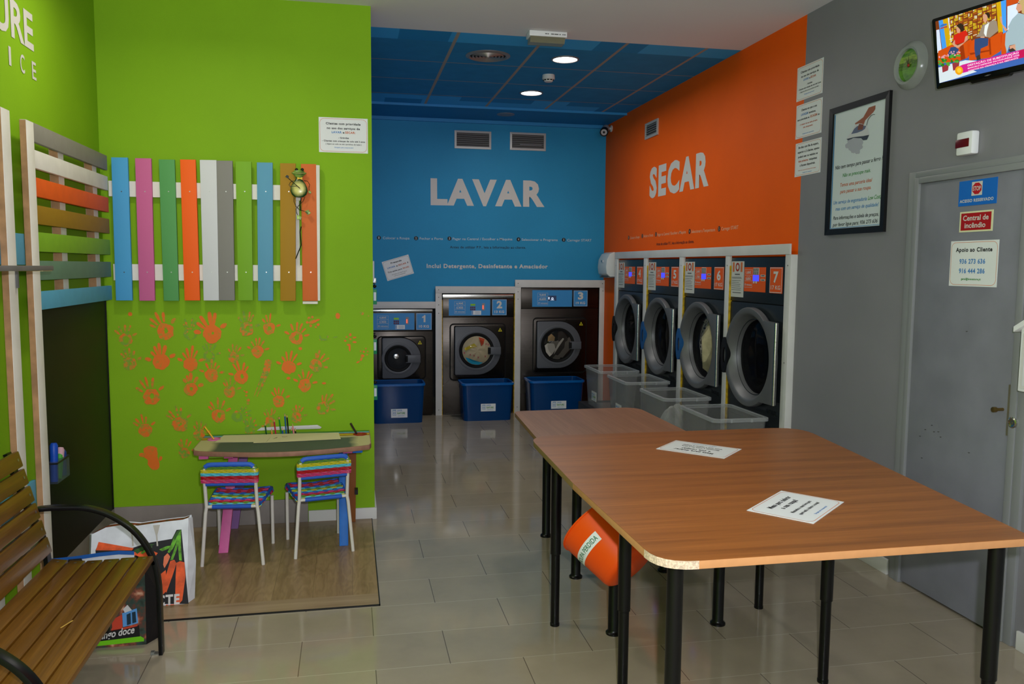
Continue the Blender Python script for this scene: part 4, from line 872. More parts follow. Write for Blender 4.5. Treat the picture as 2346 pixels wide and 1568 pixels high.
# the door itself
dz = 2.02
dr_ = struct(MB().box(XR-.008, XR+.035, 2.945, 3.588, .012, dz).build('door_1', grey := M('grey_door_paint', (126, 126, 137), .42, noise=(5, .05)), bevel=.003))
fr = MB()
fr.box(XR-.022, XR+.05, 3.588, 3.62, 0, dz+.03).box(XR-.016, XR+.05, 3.62, 3.668, 0, dz+.06); fr.box(XR-.022, XR+.05, 2.91, 2.945, 0, dz+.03).box(XR-.016, XR+.05, 2.865, 2.91, 0, dz+.06)
fr.box(XR-.022, XR+.05, 2.945, 3.588, dz, dz+.03).box(XR-.016, XR+.05, 2.91, 3.62, dz+.03, dz+.06)
fr.build('door_frame', M('grey_frame_paint', (132, 133, 136), .35), dr_, bevel=.004)
MB().pbox(Pd, -2.966, -2.912+.0, .895, 1.115, 0, .003).build('lock_plate', M('brass_plate', (128, 122, 104), .45, .5), dr_)
MB().lathe(Pd.p(-2.925, .958, .002), Pd.n, [(.024, 0), (.024, .012), (.018, .015), (.009, .012), (1e-4, .014)], 24).build('lock_cylinder', m_steel2, dr_, smooth=True)
MB().lathe(Pd.p(-2.992, 1.003, 0), Pd.n, [(.007, 0), (.007, .035), (.012, .036), (.012, .05), (1e-4, .051)], 18).build('door_knob', M('brass', (150, 124, 76), .3, .9), dr_, smooth=True)
q = MB()
for x, y in ((2135, 975), (2120, 985), (2150, 990), (2108, 1000), (2112, 1050), (2220, 1038), (2155, 1002), (2215, 760), (2140, 990)):
    a, b = Pd.uv(x, y); q.poly(Pd, [(a-.008, b), (a, b-.003), (a+.009, b+.002), (a, b+.003)], .0008)
q.build('scuff', M('scuff', (72, 72, 74), .6), dr_)
# white house shaped box by the door
t = thing('suggestion_box', 'white house-shaped box on the grey wall, cut off by the edge of the photo', 'box', (XR-.06, 2.80, 1.11))
Pb = right(XR-.03); ha0 = right(XR-.12).uv(2337, 800)[0]+2.935
MB().prism(Pb, [(-2.935+ha0, 1.115), (-2.62+ha0, 1.115), (-2.62+ha0, 1.365), (-2.7775+ha0, 1.46), (-2.935+ha0, 1.365)], -.02, .09).build('box_body', M('bright_white_plastic'), t, bevel=.003)
MB().prism(Pb, [(-2.955+ha0, 1.352), (-2.7775+ha0, 1.455), (-2.60+ha0, 1.352), (-2.60+ha0, 1.375), (-2.7775+ha0, 1.482), (-2.955+ha0, 1.375)], -.02, .11).build('box_roof', M('bright_white_plastic'), t, bevel=.003)
MB().outline(Pb, [(-2.922+ha0, 1.128), (-2.633+ha0, 1.128), (-2.633+ha0, 1.35), (-2.922+ha0, 1.35)], .014, .0925).build('door_moulding', m_offw, t)
# alarm siren
t = thing('alarm_siren', 'small white alarm box with a dark red band above the grey door', 'alarm', (XR, 3.27, 2.12))
(a0, b0), (a1, b1) = P_right.uv(2209, 350), P_right.uv(2243, 316)
MB().pbox(P_right, -3.325, -3.228, 2.118, 2.222, 0, .04).build('case', M('bright_white_plastic'), t, bevel=.01)
MB().pbox(P_right, -3.327, -3.245, 2.152, 2.19, .01, .0425).build('red_lens', M('dark_red_lens', (96, 14, 22), .25), t, bevel=.003)
# framed poster
t = thing('framed_poster', 'black framed white ironing poster on the grey wall', 'poster', (XR, 4.12, 1.797))
Pp = P_right
a0, a1, b0, b1 = -4.389, -3.849, 1.797, 2.523; f = .034
q = MB(); o = [(a0, b0), (a1, b0), (a1, b1), (a0, b1)]; i = [(a0+f, b0+f), (a1-f, b0+f), (a1-f, b1-f), (a0+f, b1-f)]
q.add([Pp.p(*p, 0) for p in o]+[Pp.p(*p, .018) for p in o]+[Pp.p(*p, .016) for p in i]+[Pp.p(*p, .004) for p in i], [(j*4+k, j*4+(k+1) % 4, j*4+4+(k+1) % 4, j*4+4+k) for j in range(3) for k in range(4)])
q.build('frame', m_black, t)
sh = MB().pbox(Pp, a0+f-.002, a1-f+.002, b0+f-.002, b1-f+.002, 0, .006).build('poster_sheet', M('poster_paper', (208, 216, 220), .25), t)
c6 = lambda x, y: (1800+x/2.8, y/2.8); Pq = Pp.off(.006)
def ptext(tx, x0, y0, x1, y1, h, ink): return MB().text(Pq, tx, c6(x0, y0), c6(x1, y1), h, .0008, .012, True, .22).build('printed_text', ink, sh)
ptext('Não tem tempo para passar a ferro ?', 318, 1090, 622, 1025, .021, m_ink); ptext('Não se preocupe mais.', 365, 1137, 545, 1103, .020, m_gline); ptext('Temos uma parceria ideal', 348, 1200, 552, 1165, .020, m_sec); ptext('para passar a sua roupa.', 350, 1242, 548, 1212, .020, m_sec)
ptext('Um serviço de engomadoria', 306, 1313, 520, 1285, .020, m_bline); ptext('Low Cost,', 528, 1284, 610, 1272, .022, m_gline); ptext('mas com um serviço de qualidade!', 320, 1353, 594, 1322, .020, m_bline); ptext('Para informações e tabela de preços,', 305, 1412, 596, 1384, .020, m_ink); ptext('por favor ligue para: 936 273 636', 303, 1455, 588, 1428, .020, m_ink)
cp = lambda x, y: (1900+x/8.71, 200+y/8.71)
def part(nm, pts, mat, c=.0008, m=cp, pl=Pq, par=sh): return MB().pxpoly(pl, pts, c, m).build(nm, mat, par)
part('printed_forearm', [(925, 360), (920, 440), (880, 500), (720, 660), (690, 745), (600, 720), (520, 745), (515, 720), (600, 660), (680, 600), (790, 405)], M('print_skin', (150, 84, 58), .5), .0008)
part('printed_cable', [(740, 760), (770, 640), (830, 560), (880, 535), (915, 540), (912, 552), (880, 548), (840, 572), (782, 650), (752, 765)], M('grey_ink'), .0009)
part('printed_iron', [(515, 770), (560, 735), (640, 725), (740, 760), (780, 830), (800, 950), (680, 980), (500, 1000), (345, 1040), (370, 980), (430, 900)], M('print_iron', (200, 200, 206), .5), .0010)
part('printed_handle_gap', [(440, 935), (500, 830), (560, 775), (640, 770), (740, 770), (715, 830), (660, 870), (560, 910)], M('print_slate', (88, 98, 128), .5), .0012)
part('printed_fist', [(600, 730), (690, 745), (668, 845), (570, 855), (575, 790)], M('print_fist', (116, 62, 46), .5), .0014)
part('printed_sole', [(345, 1035), (500, 995), (680, 975), (800, 950), (755, 1050), (680, 1060), (640, 1020), (500, 1010), (380, 1060)], M('print_navy', (44, 54, 70), .5), .0014)
mb = MB(); rs = random.Random(4)
for x, y, r in ((430, 1100, 75), (520, 1090, 90), (600, 1100, 80), (370, 1170, 60), (440, 1190, 80), (540, 1190, 95), (620, 1190, 55), (480, 1260, 60), (560, 1280, 60)):
    mb.pxpoly(Pq, [(x+r*rs.uniform(.8, 1.1)*math.cos(k*PI/7), y+r*rs.uniform(.8, 1.1)*math.sin(k*PI/7)) for k in range(14)], .0007+rs.random()*.0001, cp)
mb.build('printed_steam', M('print_steam', (168, 170, 182), .5), sh)
mb = MB(); A = [c6(*p) for p in ((316, 740), (322, 738), (290, 1465), (284, 1466))]; mb.pxpoly(Pq, A, .0007); mb.pxpoly(Pq, [c6(*p) for p in ((284, 1466), (608, 1438), (608, 1441), (284, 1470))], .0007); mb.build('blue_rule', m_bline, sh)
# wall clock
t = thing('wall_clock', 'round wall clock with a green meadow face and clear rim on the grey wall', 'clock', (XR, 3.715, 2.5))
ca, cb = -3.712, 2.615
MB().lathe(P_right.p(ca, cb, 0), P_right.n, [(.118, 0), (.116, .01), (.092, .034), (.08, .03), (.079, .014)], 48).build('rim', see_mat('clear_grey_rim', (176, 180, 180), .5, .2), t, smooth=True)
def clock_face():
    g = G('meadow_print'); vec = g.n('ShaderNodeTexCoord').outputs['Object']; sp = g.n('ShaderNodeSeparateXYZ'); g.nt.links.new(vec, sp.inputs[0])
    n = g.noise(22, 4, vec, (1, 1, 3)); v = g.math('ADD', g.rng(sp.outputs[2], .03, .2), g.math('MULTIPLY', g.math('SUBTRACT', n, .5), .7))
    cr = g.n('ShaderNodeValToRGB'); el = cr.color_ramp.elements; el[0].position = .1; el[0].color = lin((60, 110, 24)); el[1].position = .95; el[1].color = lin((60, 120, 30))
    for p, c in ((.35, (96, 150, 30)), (.55, (64, 96, 22)), (.72, (150, 176, 70)), (.82, (92, 140, 50))): e = el.new(p); e.color = lin(c)
    g.nt.links.new(v, cr.inputs[0]); return g.out(cr.outputs[0], Roughness=.3)
MB().disc(P_right, ca, cb, .08, .015, 40).build('clock_face', clock_face(), t)
def hand_(nm, ang, L, w): d = (math.sin(ang), math.cos(ang)); return MB().poly(P_right, [(ca-w*d[1]-.01*d[0], cb+w*d[0]-.01*d[1]), (ca+w*d[1]-.01*d[0], cb-w*d[0]-.01*d[1]), (ca+L*d[0], cb+L*d[1])], .019).build(nm, M('hand_brown', (66, 30, 24), .5), t)
hand_('hour_hand', -.5, .05, .004); hand_('minute_hand', -.02, .065, .003); hand_('second_hand', .75, .06, .0015)
MB().lathe(P_right.p(ca, cb, .018), P_right.n, [(.008, 0), (.006, .004), (1e-4, .005)], 16).build('hand_cap', m_stk_r, t)
# television
yw, tl = .217, .177; du = Vector((math.sin(yw), -math.cos(yw), 0)); nn = du.cross(Vector((0, 0, 1))); dv = Vector((0, 0, 1))*math.cos(tl)+nn*math.sin(tl)
Ptv = Pl((2.58, 3.287, 2.401), du, dv); TW, TH = .492, .302
t = thing('television', 'black flat television on a bracket high on the grey wall, showing a talk show', 'television', Ptv.p(TW/2, 0, 0))
MB().prism(Ptv, rrect(0, TW, 0, TH, .008, 4), -.045, 0).build('casing', M('gloss_black', (10, 10, 11), .15), t, bevel=.004)
MB().prism(Ptv, rrect(.12, TW-.12, .06, TH-.05, .03, 4), -.085, -.045).build('rear_hump', m_black, t)
MB().prism(Ptv, [(.17, -.008), (.33, -.008), (.34, .002), (.16, .002)], -.03, -.004).build('lower_lip', M('gloss_black'), t)
wp = Ptv.p(TW/2, TH/2, -.085); wl = Vector((XR, wp.y+.02, wp.z))
MB().tube([wp, (wp+wl)/2+Vector((0, 0, -.01)), wl], .018).build('wall_bracket', m_blacksteel, t, smooth=True); MB().box(XR-.02, XR, wl.y-.06, wl.y+.06, wl.z-.08, wl.z+.08).build('bracket_plate', m_blacksteel, t)
MB().poly(Ptv, [(TW/2-.016, .0115), (TW/2, .0095), (TW/2+.016, .0125), (TW/2, .0145)], .0008).build('maker_mark', M('grey_ink'), t)
cv = lambda x, y: (2130+x/6.82, y/6.82)
TVE = .54
def E_(n, c): return M('tv_%s_%d' % (n, c[1]), c, .3, emit=TVE)
SA0, SA1, SB0, SB1 = .018, TW-.018, .025, TH-.014
scr = MB().poly(Ptv, [(SA0, SB0), (SA1, SB0), (SA1, SB1), (SA0, SB1)], .0006).build('screen', E_('wall', (120, 56, 24)), t)
def clip(pts):
    """clip picture shapes to the lit screen area, in screen coordinates"""
    P = [Ptv.uv(*cv(*p)) for p in pts]
    for ax, lim, sg in ((0, SA0, 1), (0, SA1, -1), (1, SB0, 1), (1, SB1, -1)):
        Q = []
        for k in range(len(P)):
            p, q = P[k-1], P[k]; ip = sg*(p[ax]-lim) >= 0; iq = sg*(q[ax]-lim) >= 0
            if ip != iq: u = (lim-p[ax])/(q[ax]-p[ax]); Q.append((p[0]+u*(q[0]-p[0]), p[1]+u*(q[1]-p[1])))
            if iq: Q.append(q)
        P = Q
        if not P: break
    return P
lay = [.0007]
def tv(nm, col, *polys):
    lay[0] += .00004
    if 'pattern' in nm or 'leaf' in nm:
        q = MB()
        for p in polys:
            c = clip(p)
            if len(c) > 2: q.poly(Ptv, c, lay[0])
        q.build(nm, E_(nm, col), scr); return
    for p in polys:
        c = clip(p)
        if len(c) > 2: MB().poly(Ptv, c, lay[0]).build(nm, E_(nm, col), scr)
tv('yellow_post', (206, 160, 12), [(205, 310), (285, 280), (370, 900), (270, 940)], [(1040, 20), (1115, 0), (1150, 500), (1075, 520)])
tv('sky_strip', (66, 150, 240), [(140, 325), (205, 308), (270, 780), (200, 800)], [(1110, 0), (1195, -20), (1200, 500), (1150, 540)])
tv('white_pane', (214, 224, 250), [(105, 470), (150, 460), (190, 800), (120, 830)], [(285, 280), (305, 275), (350, 650), (330, 660)], [(1215, 100), (1380, 50), (1380, 500), (1215, 470)], [(1195, -60), (1500, -60), (1500, 60), (1400, 50)])
tv('orange_wall', (196, 72, 20), [(1200, -40), (1400, -40), (1400, 30), (1205, 105)])
rs = random.Random(9); A = []; B = []; C = []
for i in range(10):
    for j in range(8):
        x = 310+i*74; y = 265+j*58-i*27
        vert = (i+j) % 2
        for k in range(3):
            p = [(x+k*22, y), (x+k*22+15, y-5), (x+k*22+15, y+40), (x+k*22, y+46)] if vert else [(x, y+k*16), (x+60, y-22+k*16), (x+60, y-12+k*16), (x, y+10+k*16)]
            (A if rs.random() < .5 else B if rs.random() < .62 else C).append(p)
tv('studio_wall_pattern', (222, 190, 40), *A); tv('studio_wall_pattern', (176, 90, 30), *B); tv('studio_wall_pattern', (232, 224, 200), *C)
tv('floor_blue', (60, 96, 176), [(130, 1000), (600, 880), (1110, 780), (1500, 680), (1500, 1050), (130, 1330)])
tv('armchair', (204, 76, 16), [(135, 800), (345, 700), (470, 720), (640, 610), (660, 640), (600, 900), (480, 950), (130, 1000)], [(590, 670), (710, 610), (930, 600), (1120, 490), (1140, 520), (1110, 800), (950, 900), (620, 950)], [(1105, 550), (1190, 505), (1200, 860), (1125, 880)])
tv('armchair_shade', (150, 50, 12), [(470, 720), (490, 940), (560, 920), (530, 700)], [(625, 830), (930, 780), (940, 800), (640, 860)], [(920, 610), (940, 860), (965, 850), (950, 600)])
tv('red_top', (206, 34, 22), [(380, 560), (440, 520), (570, 470), (600, 550), (560, 570), (540, 660), (400, 700), (370, 640)])
tv('skin', (206, 150, 126), [(415, 430), (450, 410), (480, 470), (470, 520), (430, 510)], [(560, 570), (600, 555), (600, 620), (450, 750), (400, 740), (352, 680), (395, 620), (400, 690), (440, 710), (540, 660)], [(835, 230), (880, 205), (910, 230), (900, 320), (870, 365), (840, 320)], [(800, 570), (860, 560), (860, 590), (790, 595)], [(1370, 60), (1440, 60), (1440, 160), (1390, 190), (1350, 140)], [(1100, 260), (1130, 260), (1140, 380), (1225, 470), (1180, 490), (1110, 340)], [(1250, 720), (1340, 690), (1360, 790), (1260, 800)])
tv('dark_hair', (50, 34, 26), [(420, 400), (480, 360), (530, 390), (545, 470), (500, 500), (470, 450), (440, 420)], [(860, 210), (920, 192), (945, 230), (935, 300), (910, 270), (895, 235)])
tv('fair_hair', (190, 160, 110), [(1380, 20), (1440, -10), (1500, 0), (1500, 230), (1440, 200), (1440, 90)])
tv('jeans', (48, 70, 120), [(290, 830), (330, 740), (400, 730), (460, 770), (430, 830), (320, 900)], [(705, 610), (800, 590), (920, 600), (915, 710), (800, 760), (790, 860), (720, 900), (700, 760)])
tv('jacket', (150, 132, 120), [(720, 580), (780, 510), (830, 390), (880, 370), (1000, 310), (1050, 330), (1075, 480), (940, 590), (860, 570)])
tv('shirt', (230, 232, 238), [(865, 400), (935, 350), (900, 480), (885, 580), (850, 520)])
tv('pale_dress', (158, 176, 190), [(1190, 520), (1240, 450), (1225, 420), (1290, 300), (1390, 200), (1500, 230), (1500, 800), (1350, 820), (1340, 690), (1250, 710), (1210, 830), (1180, 700)])
tv('dark_shoe', (60, 48, 44), [(730, 880), (790, 850), (800, 930), (740, 945)], [(1230, 780), (1300, 750), (1350, 790), (1260, 815)])
tv('white_table', (214, 222, 236), [(130, 1060), (330, 1000), (560, 940), (740, 950), (560, 1060), (740, 1120), (400, 1230), (150, 1300)])
tv('plant_pot', (150, 50, 60), [(195, 1030), (305, 1000), (290, 1100), (205, 1135)], [(355, 990), (470, 960), (455, 1080), (370, 1105)])
rs = random.Random(2); A = []; B = []
for cx, cy in ((225, 950), (395, 910)):
    for k in range(16):
        x = cx+rs.uniform(-75, 75); y = cy+rs.uniform(-45, 70); r = rs.uniform(16, 30); A.append([(x+r*math.cos(q*PI/4), y+r*.8*math.sin(q*PI/4)) for q in range(8)])
    for k in range(14):
        x = cx+rs.uniform(-80, 80); y = cy-70+rs.uniform(-35, 25); r = rs.uniform(9, 15); B.append([(x+r*math.cos(q*PI/3), y+r*math.sin(q*PI/3)) for q in range(6)])
tv('plant_leaf', (44, 120, 36), *A[::2]); tv('plant_leaf_light', (84, 160, 60), *A[1::2]); tv('plant_flower', (214, 160, 176), *B)
tv('banner', (206, 30, 140), [(430, 1050), (520, 1010), (1480, 765), (1500, 890), (700, 1095), (480, 1150)])
tv('banner_end', (190, 16, 80), [(1410, 785), (1500, 760), (1500, 890), (1400, 915)])
tv('sun_badge', (236, 160, 20), [(462+62*math.cos(k*PI/12), 1102+68*math.sin(k*PI/12)) for k in range(24)])
tv('sun_centre', (250, 196, 60), [(465+34*math.cos(k*PI/8), 1100+38*math.sin(k*PI/8)) for k in range(16)])
q = MB(); lay[0] += .0001
for tx, p0, p1, h in (('GESTAÇÃO DE SUBSTITUIÇÃO', (595, 1040), (1395, 835), .0075), ('MARCELO DEFENDE SALVAGUARDA DOS', (600, 1080), (1405, 870), .0055), ('DIREITOS DA CRIANÇA E DA GESTANTE', (610, 1120), (1385, 915), .0055)):
    q.text(Ptv, tx, cv(*p0), cv(*p1), h, lay[0], .015, True)
q.build('banner_text', E_('banner_text', (244, 226, 244)), scr)
tv('station_mark', (60, 110, 190), [(168, 400), (220, 370), (275, 368), (270, 395), (220, 410), (172, 422)]); tv('station_mark_red', (170, 60, 70), [(170, 435), (280, 405), (280, 425), (170, 455)])

# ------------------------------------------------------------------ left wall: lattice panel with posts
m_pw = M('panel_white', (226, 222, 212), .55, noise=(9, .03)); m_raw = M('raw_fibreboard', (172, 130, 92), .8, noise=(14, .12)); m_pgrey = M('panel_grey', (138, 134, 124), .6, noise=(20, .02)); m_porange = M('panel_orange_paint', (226, 92, 18), .6, noise=(20, .02))
m_pmust = M('panel_mustard', (152, 116, 18), .6, noise=(20, .02)); m_plime = M('panel_lime', (124, 172, 34), .6, noise=(20, .02)); m_psage = M('panel_sage', (98, 130, 106), .6, noise=(20, .02)); m_pblue = M('panel_blue_paint', (86, 160, 190), .6, noise=(20, .02))
t = thing('slat_panel', 'panel of coloured horizontal slats between white posts on the left wall', 'wall panel', (XL, 4.4, 0))
z = [2.207, 2.090, 1.985, 1.865, 1.745, 1.625, 1.508]; hh = [.080, .083, .086, .085, .085, .083, .113]
slz = ((2.125, 2.206), (2.012, 2.090), (1.890, 1.972), (1.770, 1.852), (1.650, 1.735), (1.525, 1.610), (1.394, 1.475))
for (z0, z1), mt in zip(slz, (m_pgrey, m_pw, m_porange, m_pmust, m_plime, m_psage, m_pblue)): MB().box(-1.352, -1.332, 3.87, 5.035, z0, z1).build('slat', mt, t, bevel=.002)
for y in (4.30, 4.83):
    b_ = MB().box(-1.394, -1.354, y, y+.075, 1.4, 2.2).build('batten', m_pw, t); MB().box(-1.393, -1.3545, y-.0015, y, 1.4, 2.2).build('raw_edge', m_raw, b_)
for y, z1 in ((3.79, 2.195), (3.54, 2.2), (3.27, 2.2)):
    p_ = MB().box(-1.335, -1.310, y, y+.083, 0, z1).build('post', m_pw, t, bevel=.002); MB().box(-1.3355, -1.3115, y-.0012, y+.0005, .0, z1-.002).build('raw_edge', m_raw, p_)
for z0, z1 in ((1.592, 1.722), (.535, .668)): MB().box(-1.352, -1.337, 2.7, 3.79, z0, z1).build('slat', m_pblue, t, bevel=.002)
q = MB().box(-1.31, -1.135, 2.7, 3.50, 1.572, 1.590).build('wall_shelf', M('grey_shelf', (112, 108, 106), .5, noise=(8, .08)), bevel=.002)
tag(q, 'narrow grey shelf board fixed across the white posts on the left', 'shelf'); 
MB().box(-1.309, -1.302, 3.60, 3.615, 1.50, 1.572).build('shelf_bracket', M('grey_ink'), q); MB().box(-1.305, -1.14, 3.4, 3.498, 1.569, 1.5725).build('raw_underside', M('raw_edge_pale', (190, 170, 120), .7), q)
# blackboard
q = MB().box(-1.394, -1.384, 4.03, 5.092, .15, 1.398).build('blackboard', M('blackboard_paint', (20, 22, 16), .5, noise=(2.2, .25)), bevel=.001)
tag(q, 'tall black chalkboard on the left wall under the coloured slats', 'blackboard')
MB().box(-1.393, -1.380, 5.085, 5.094, .15, 1.39).build('edge_strip', m_black, q)
# marker pouch
Pm = left(-1.36)
MY, MZ = .09, -.12
t = thing('marker_pouch', 'small clear marker holder hanging at the post on the blackboard', 'pen holder', (-1.37, 4.06+MY, .70+MZ))
m_pouch = see_mat('pouch_plastic', (90, 100, 120), .8, .2)
MB().box(-1.383, -1.335, 3.955+MY, 4.125+MY, .70+MZ, .80+MZ).build('pouch', m_pouch, t); MB().tube([(-1.384, 3.955+MY, .795+MZ), (-1.334, 3.955+MY, .795+MZ), (-1.334, 4.126+MY, .795+MZ), (-1.384, 4.126+MY, .795+MZ)], .004).build('pouch_rim', m_black, t)
for y, z0, z1, dy, mt, cp_, lb in ((3.985, .705, .885, .01, M('marker_blue', (20, 70, 170), .4), M('marker_blue'), 'thick blue marker standing tallest in the holder'), (4.03, .705, .845, .05, M('marker_green', (60, 150, 50), .4), M('marker_tip', (190, 150, 160), .5), 'green marker with a pale tip leaning in the holder'), (4.105, .705, .828, .0, M('marker_navy', (24, 52, 120), .4), M('marker_navy'), 'dark blue marker at the right side of the holder')):
    y += MY; z0 += MZ; z1 += MZ
    k = thing('marker_pen', lb, 'marker', (-1.358, y, z0), 'markers in the clear holder')
    MB().rod((-1.358, y, z0), (-1.358, y+dy, z1-.012), .017, 18).build('barrel', mt, k, smooth=True); MB().lathe((-1.358, y+dy, z1-.012), (0, dy, z1-z0), [(.0172, -.05), (.0178, 0), (.012, .012), (1e-4, .013)], 18).build('cap', cp_, k, smooth=True)

# ------------------------------------------------------------------ picket panel on the green wall
P5 = back(5.072); cq = lambda x, y: (240+x/3.784, 340+y/3.784)
t = thing('picket_panel', 'fence of coloured upright boards on white rails on the green wall', 'wall panel', (-.75, 5.1, 1.388))
cols = ((M('picket_sky', (74, 158, 208), .6), 55, 198, 78, 97, 240, 1320), (M('picket_pink', (200, 100, 148), .6), 262, 402, 85, 300, 435, 1322), (M('picket_green', (86, 154, 86), .6), 467, 605, 96, 512, 642, 1323), (M('picket_orange', (246, 100, 22), .6), 652, 787, 96, 692, 825, 1320),
        (M('picket_white', (208, 210, 212), .6), 823, 968, 100, 857, 990, 1320), (M('picket_grey', (132, 130, 124), .6), 969, 1107, 106, 991, 1127, 1319), (M('picket_lime', (120, 170, 36), .6), 1133, 1270, 113, 1157, 1285, 1320), (M('picket_steel_blue', (92, 154, 184), .6), 1318, 1455, 122, 1330, 1460, 1322),
        (M('picket_mustard', (166, 124, 22), .6), 1520, 1655, 129, 1522, 1655, 1324), (M('picket_brick', (212, 106, 46), .6), 1700, 1832, 135, 1715, 1847, 1324))
for mt, x0, x1, y, X0, X1, Y in cols:
    pk = MB().pxprism(P5, [(X0, Y), (X1, Y), (x1, y+2), (x0, y)], -.02, 0, cq).build('picket', mt, t, bevel=.0015)
    s_ = MB()
    for yy in (375, 1075):
        f = (yy-y)/(Y-y); a, b = P5.uv(*cq((x0+x1)/2+((X0+X1)-(x0+x1))/2*f+8, yy)); s_.disc(P5, a, b, .0035, .0006, 8)
    s_.build('nail', M('nail_steel', (190, 190, 190), .3, .8) if mt.name != 'picket_sky' else m_screw, pk)
MB().box(-1.345, -.235, 5.0925, 5.11, 1.985, 2.073).build('rail', m_pw, t); MB().box(-1.335, -.235, 5.0925, 5.11, 1.504, 1.598).build('rail', m_pw, t)
for x in (-1.2, -.8, -.35): MB().box(x, x+.06, 5.11, 5.125, 1.52, 2.06).build('spacer', m_pw, t)
MB().pxprism(P5, [(1847, 1322), (1867, 1322), (1862, 147), (1832, 145)], -.03, -.001, cq).build('end_board', m_pw, t); MB().pxprism(P5, [(1716, 1350), (1846, 1350), (1846, 1328), (1716, 1328)], -.03, -.004, cq).build('foot_block', m_pw, t)
# frog ornament
Pf = back(5.045); cf = lambda x, y: (620+x/6.03, 360+y/6.03)
t = thing('frog_ornament', 'green metal frog ornament with thin wire limbs hanging on the picket panel', 'ornament', Pf.px(*cf(390, 560)))
KF = 4.94/F/6.03
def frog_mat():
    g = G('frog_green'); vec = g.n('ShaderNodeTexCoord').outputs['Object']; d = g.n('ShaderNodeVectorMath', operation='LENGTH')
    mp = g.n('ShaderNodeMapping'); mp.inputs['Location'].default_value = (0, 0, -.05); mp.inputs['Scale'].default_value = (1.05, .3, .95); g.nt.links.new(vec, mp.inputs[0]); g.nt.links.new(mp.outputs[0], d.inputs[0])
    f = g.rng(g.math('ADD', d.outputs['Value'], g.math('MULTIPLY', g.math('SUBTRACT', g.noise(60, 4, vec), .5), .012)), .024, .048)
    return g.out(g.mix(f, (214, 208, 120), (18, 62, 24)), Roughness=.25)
c0 = Pf.px(*cf(392, 440)); 
bd = MB().lathe(c0+Vector((0, 0, -.095)), (0, 0, 1), [(1e-4, -.005), (.05, 0), (.085, .03), (.1, .07), (.095, .11), (.072, .16), (.045, .195), (.03, .212), (1e-4, .214)], 28)
for v in bd.v: v.y = c0.y+(v.y-c0.y)*.3; v.x = c0.x+(v.x-c0.x)*.98
bd.v = [c0+(v-c0)*.51 for v in bd.v]
bd.build('belly', frog_mat(), t, smooth=True)
h0 = Pf.px(*cf(392, 228)); m_fg = M('frog_head_green', (108, 140, 60), .3, noise=(30, .4)); m_fdk = M('frog_dark', (16, 26, 16), .3)
hd_ = MB().lathe(h0, (0, 0, 1), [(1e-4, -.05), (.035, -.042), (.055, -.02), (.085, .006), (.06, .018), (.05, .034), (1e-4, .044)], 28)
for v in hd_.v: v.y = h0.y+(v.y-h0.y)*.32
hd_.v = [h0+(v-h0)*.53 for v in hd_.v]
hd_.build('head', m_fg, t, smooth=True); MB().tube([h0+Vector(q_)*.54 for q_ in ((-.066, -.014, .006), (-.03, -.027, .001), (.0, -.029, .0), (.03, -.027, .001), (.066, -.014, .006))], .0016).build('mouth', M('frog_lip', (190, 190, 110), .3), t)
for x in (358, 437): e = MB().ball(Pf.px(*cf(x, 175)), .0095).build('eye', m_fdk, t, smooth=True)
bw = Pf.px(*cf(405, 298)); MB().prism(Pl(bw, (1, 0, 0), (0, 0, 1)), [(-.0145, -.008), (0, -.003), (.0145, -.008), (.0145, .008), (0, .003), (-.0145, .008)], .006, .012).build('bow_tie', M('bow_yellow', (220, 180, 30), .4), t)
def wire(nm, pts, r=.0016, off=.004): MB().tube([Pf.px(*cf(*p)) + Pf.n*off for p in pts], r, 8).build(nm, m_fdk, t, smooth=True)
wire('arm', [(320, 330), (275, 355), (258, 390), (275, 412), (330, 410), (370, 405)], off=.022); wire('arm', [(460, 325), (510, 335), (540, 380), (530, 430), (535, 480)]); wire('leg', [(325, 560), (322, 610), (350, 680), (400, 730), (470, 750)]); wire('leg', [(475, 550), (450, 610), (380, 680), (352, 720), (360, 770), (375, 805)])
wire('leg', [(420, 560), (405, 660), (415, 730)], .003, -.01); wire('tail_wire', [(422, 960), (405, 1035), (422, 1215), (345, 1405)], .003, -.012)
wire('swatter', [(410, 440), (330, 370), (250, 300)], .0022, .026); MB().pxprism(Pf, [(205, 280), (230, 253), (258, 270), (250, 305)], .024, .029, cf).build('swatter_pad', m_fdk, t)
m_foot = M('frog_foot', (150, 176, 90), .3, noise=(60, .5))
for pts in ([(470, 750), (525, 728), (540, 755), (560, 775), (540, 785), (525, 800), (512, 802), (500, 785)], [(362, 800), (390, 810), (432, 830), (420, 880), (405, 865), (385, 862), (368, 870)], [(522, 470), (545, 465), (565, 490), (552, 515), (540, 500), (530, 505)]):
    MB().pxprism(Pf, pts, 0, .012, cf).build('foot' if pts[0][0] != 522 else 'hand', m_foot, t, bevel=.003)

# ------------------------------------------------------------------ laminate floor panel
q = MB().box(-1.36, .1235, 3.772, 5.11, .0004, .006).build('floor_panel', plank_mat()); tag(q, 'oak laminate floor panel with a thin dark edge under the small table', 'floor panel')
MB().box(.1235, .1285, 3.766, 5.11, .0004, .007).box(-1.36, .1285, 3.766, 3.772, .0004, .007).build('edge_strip', m_black, q)
ZM = .006
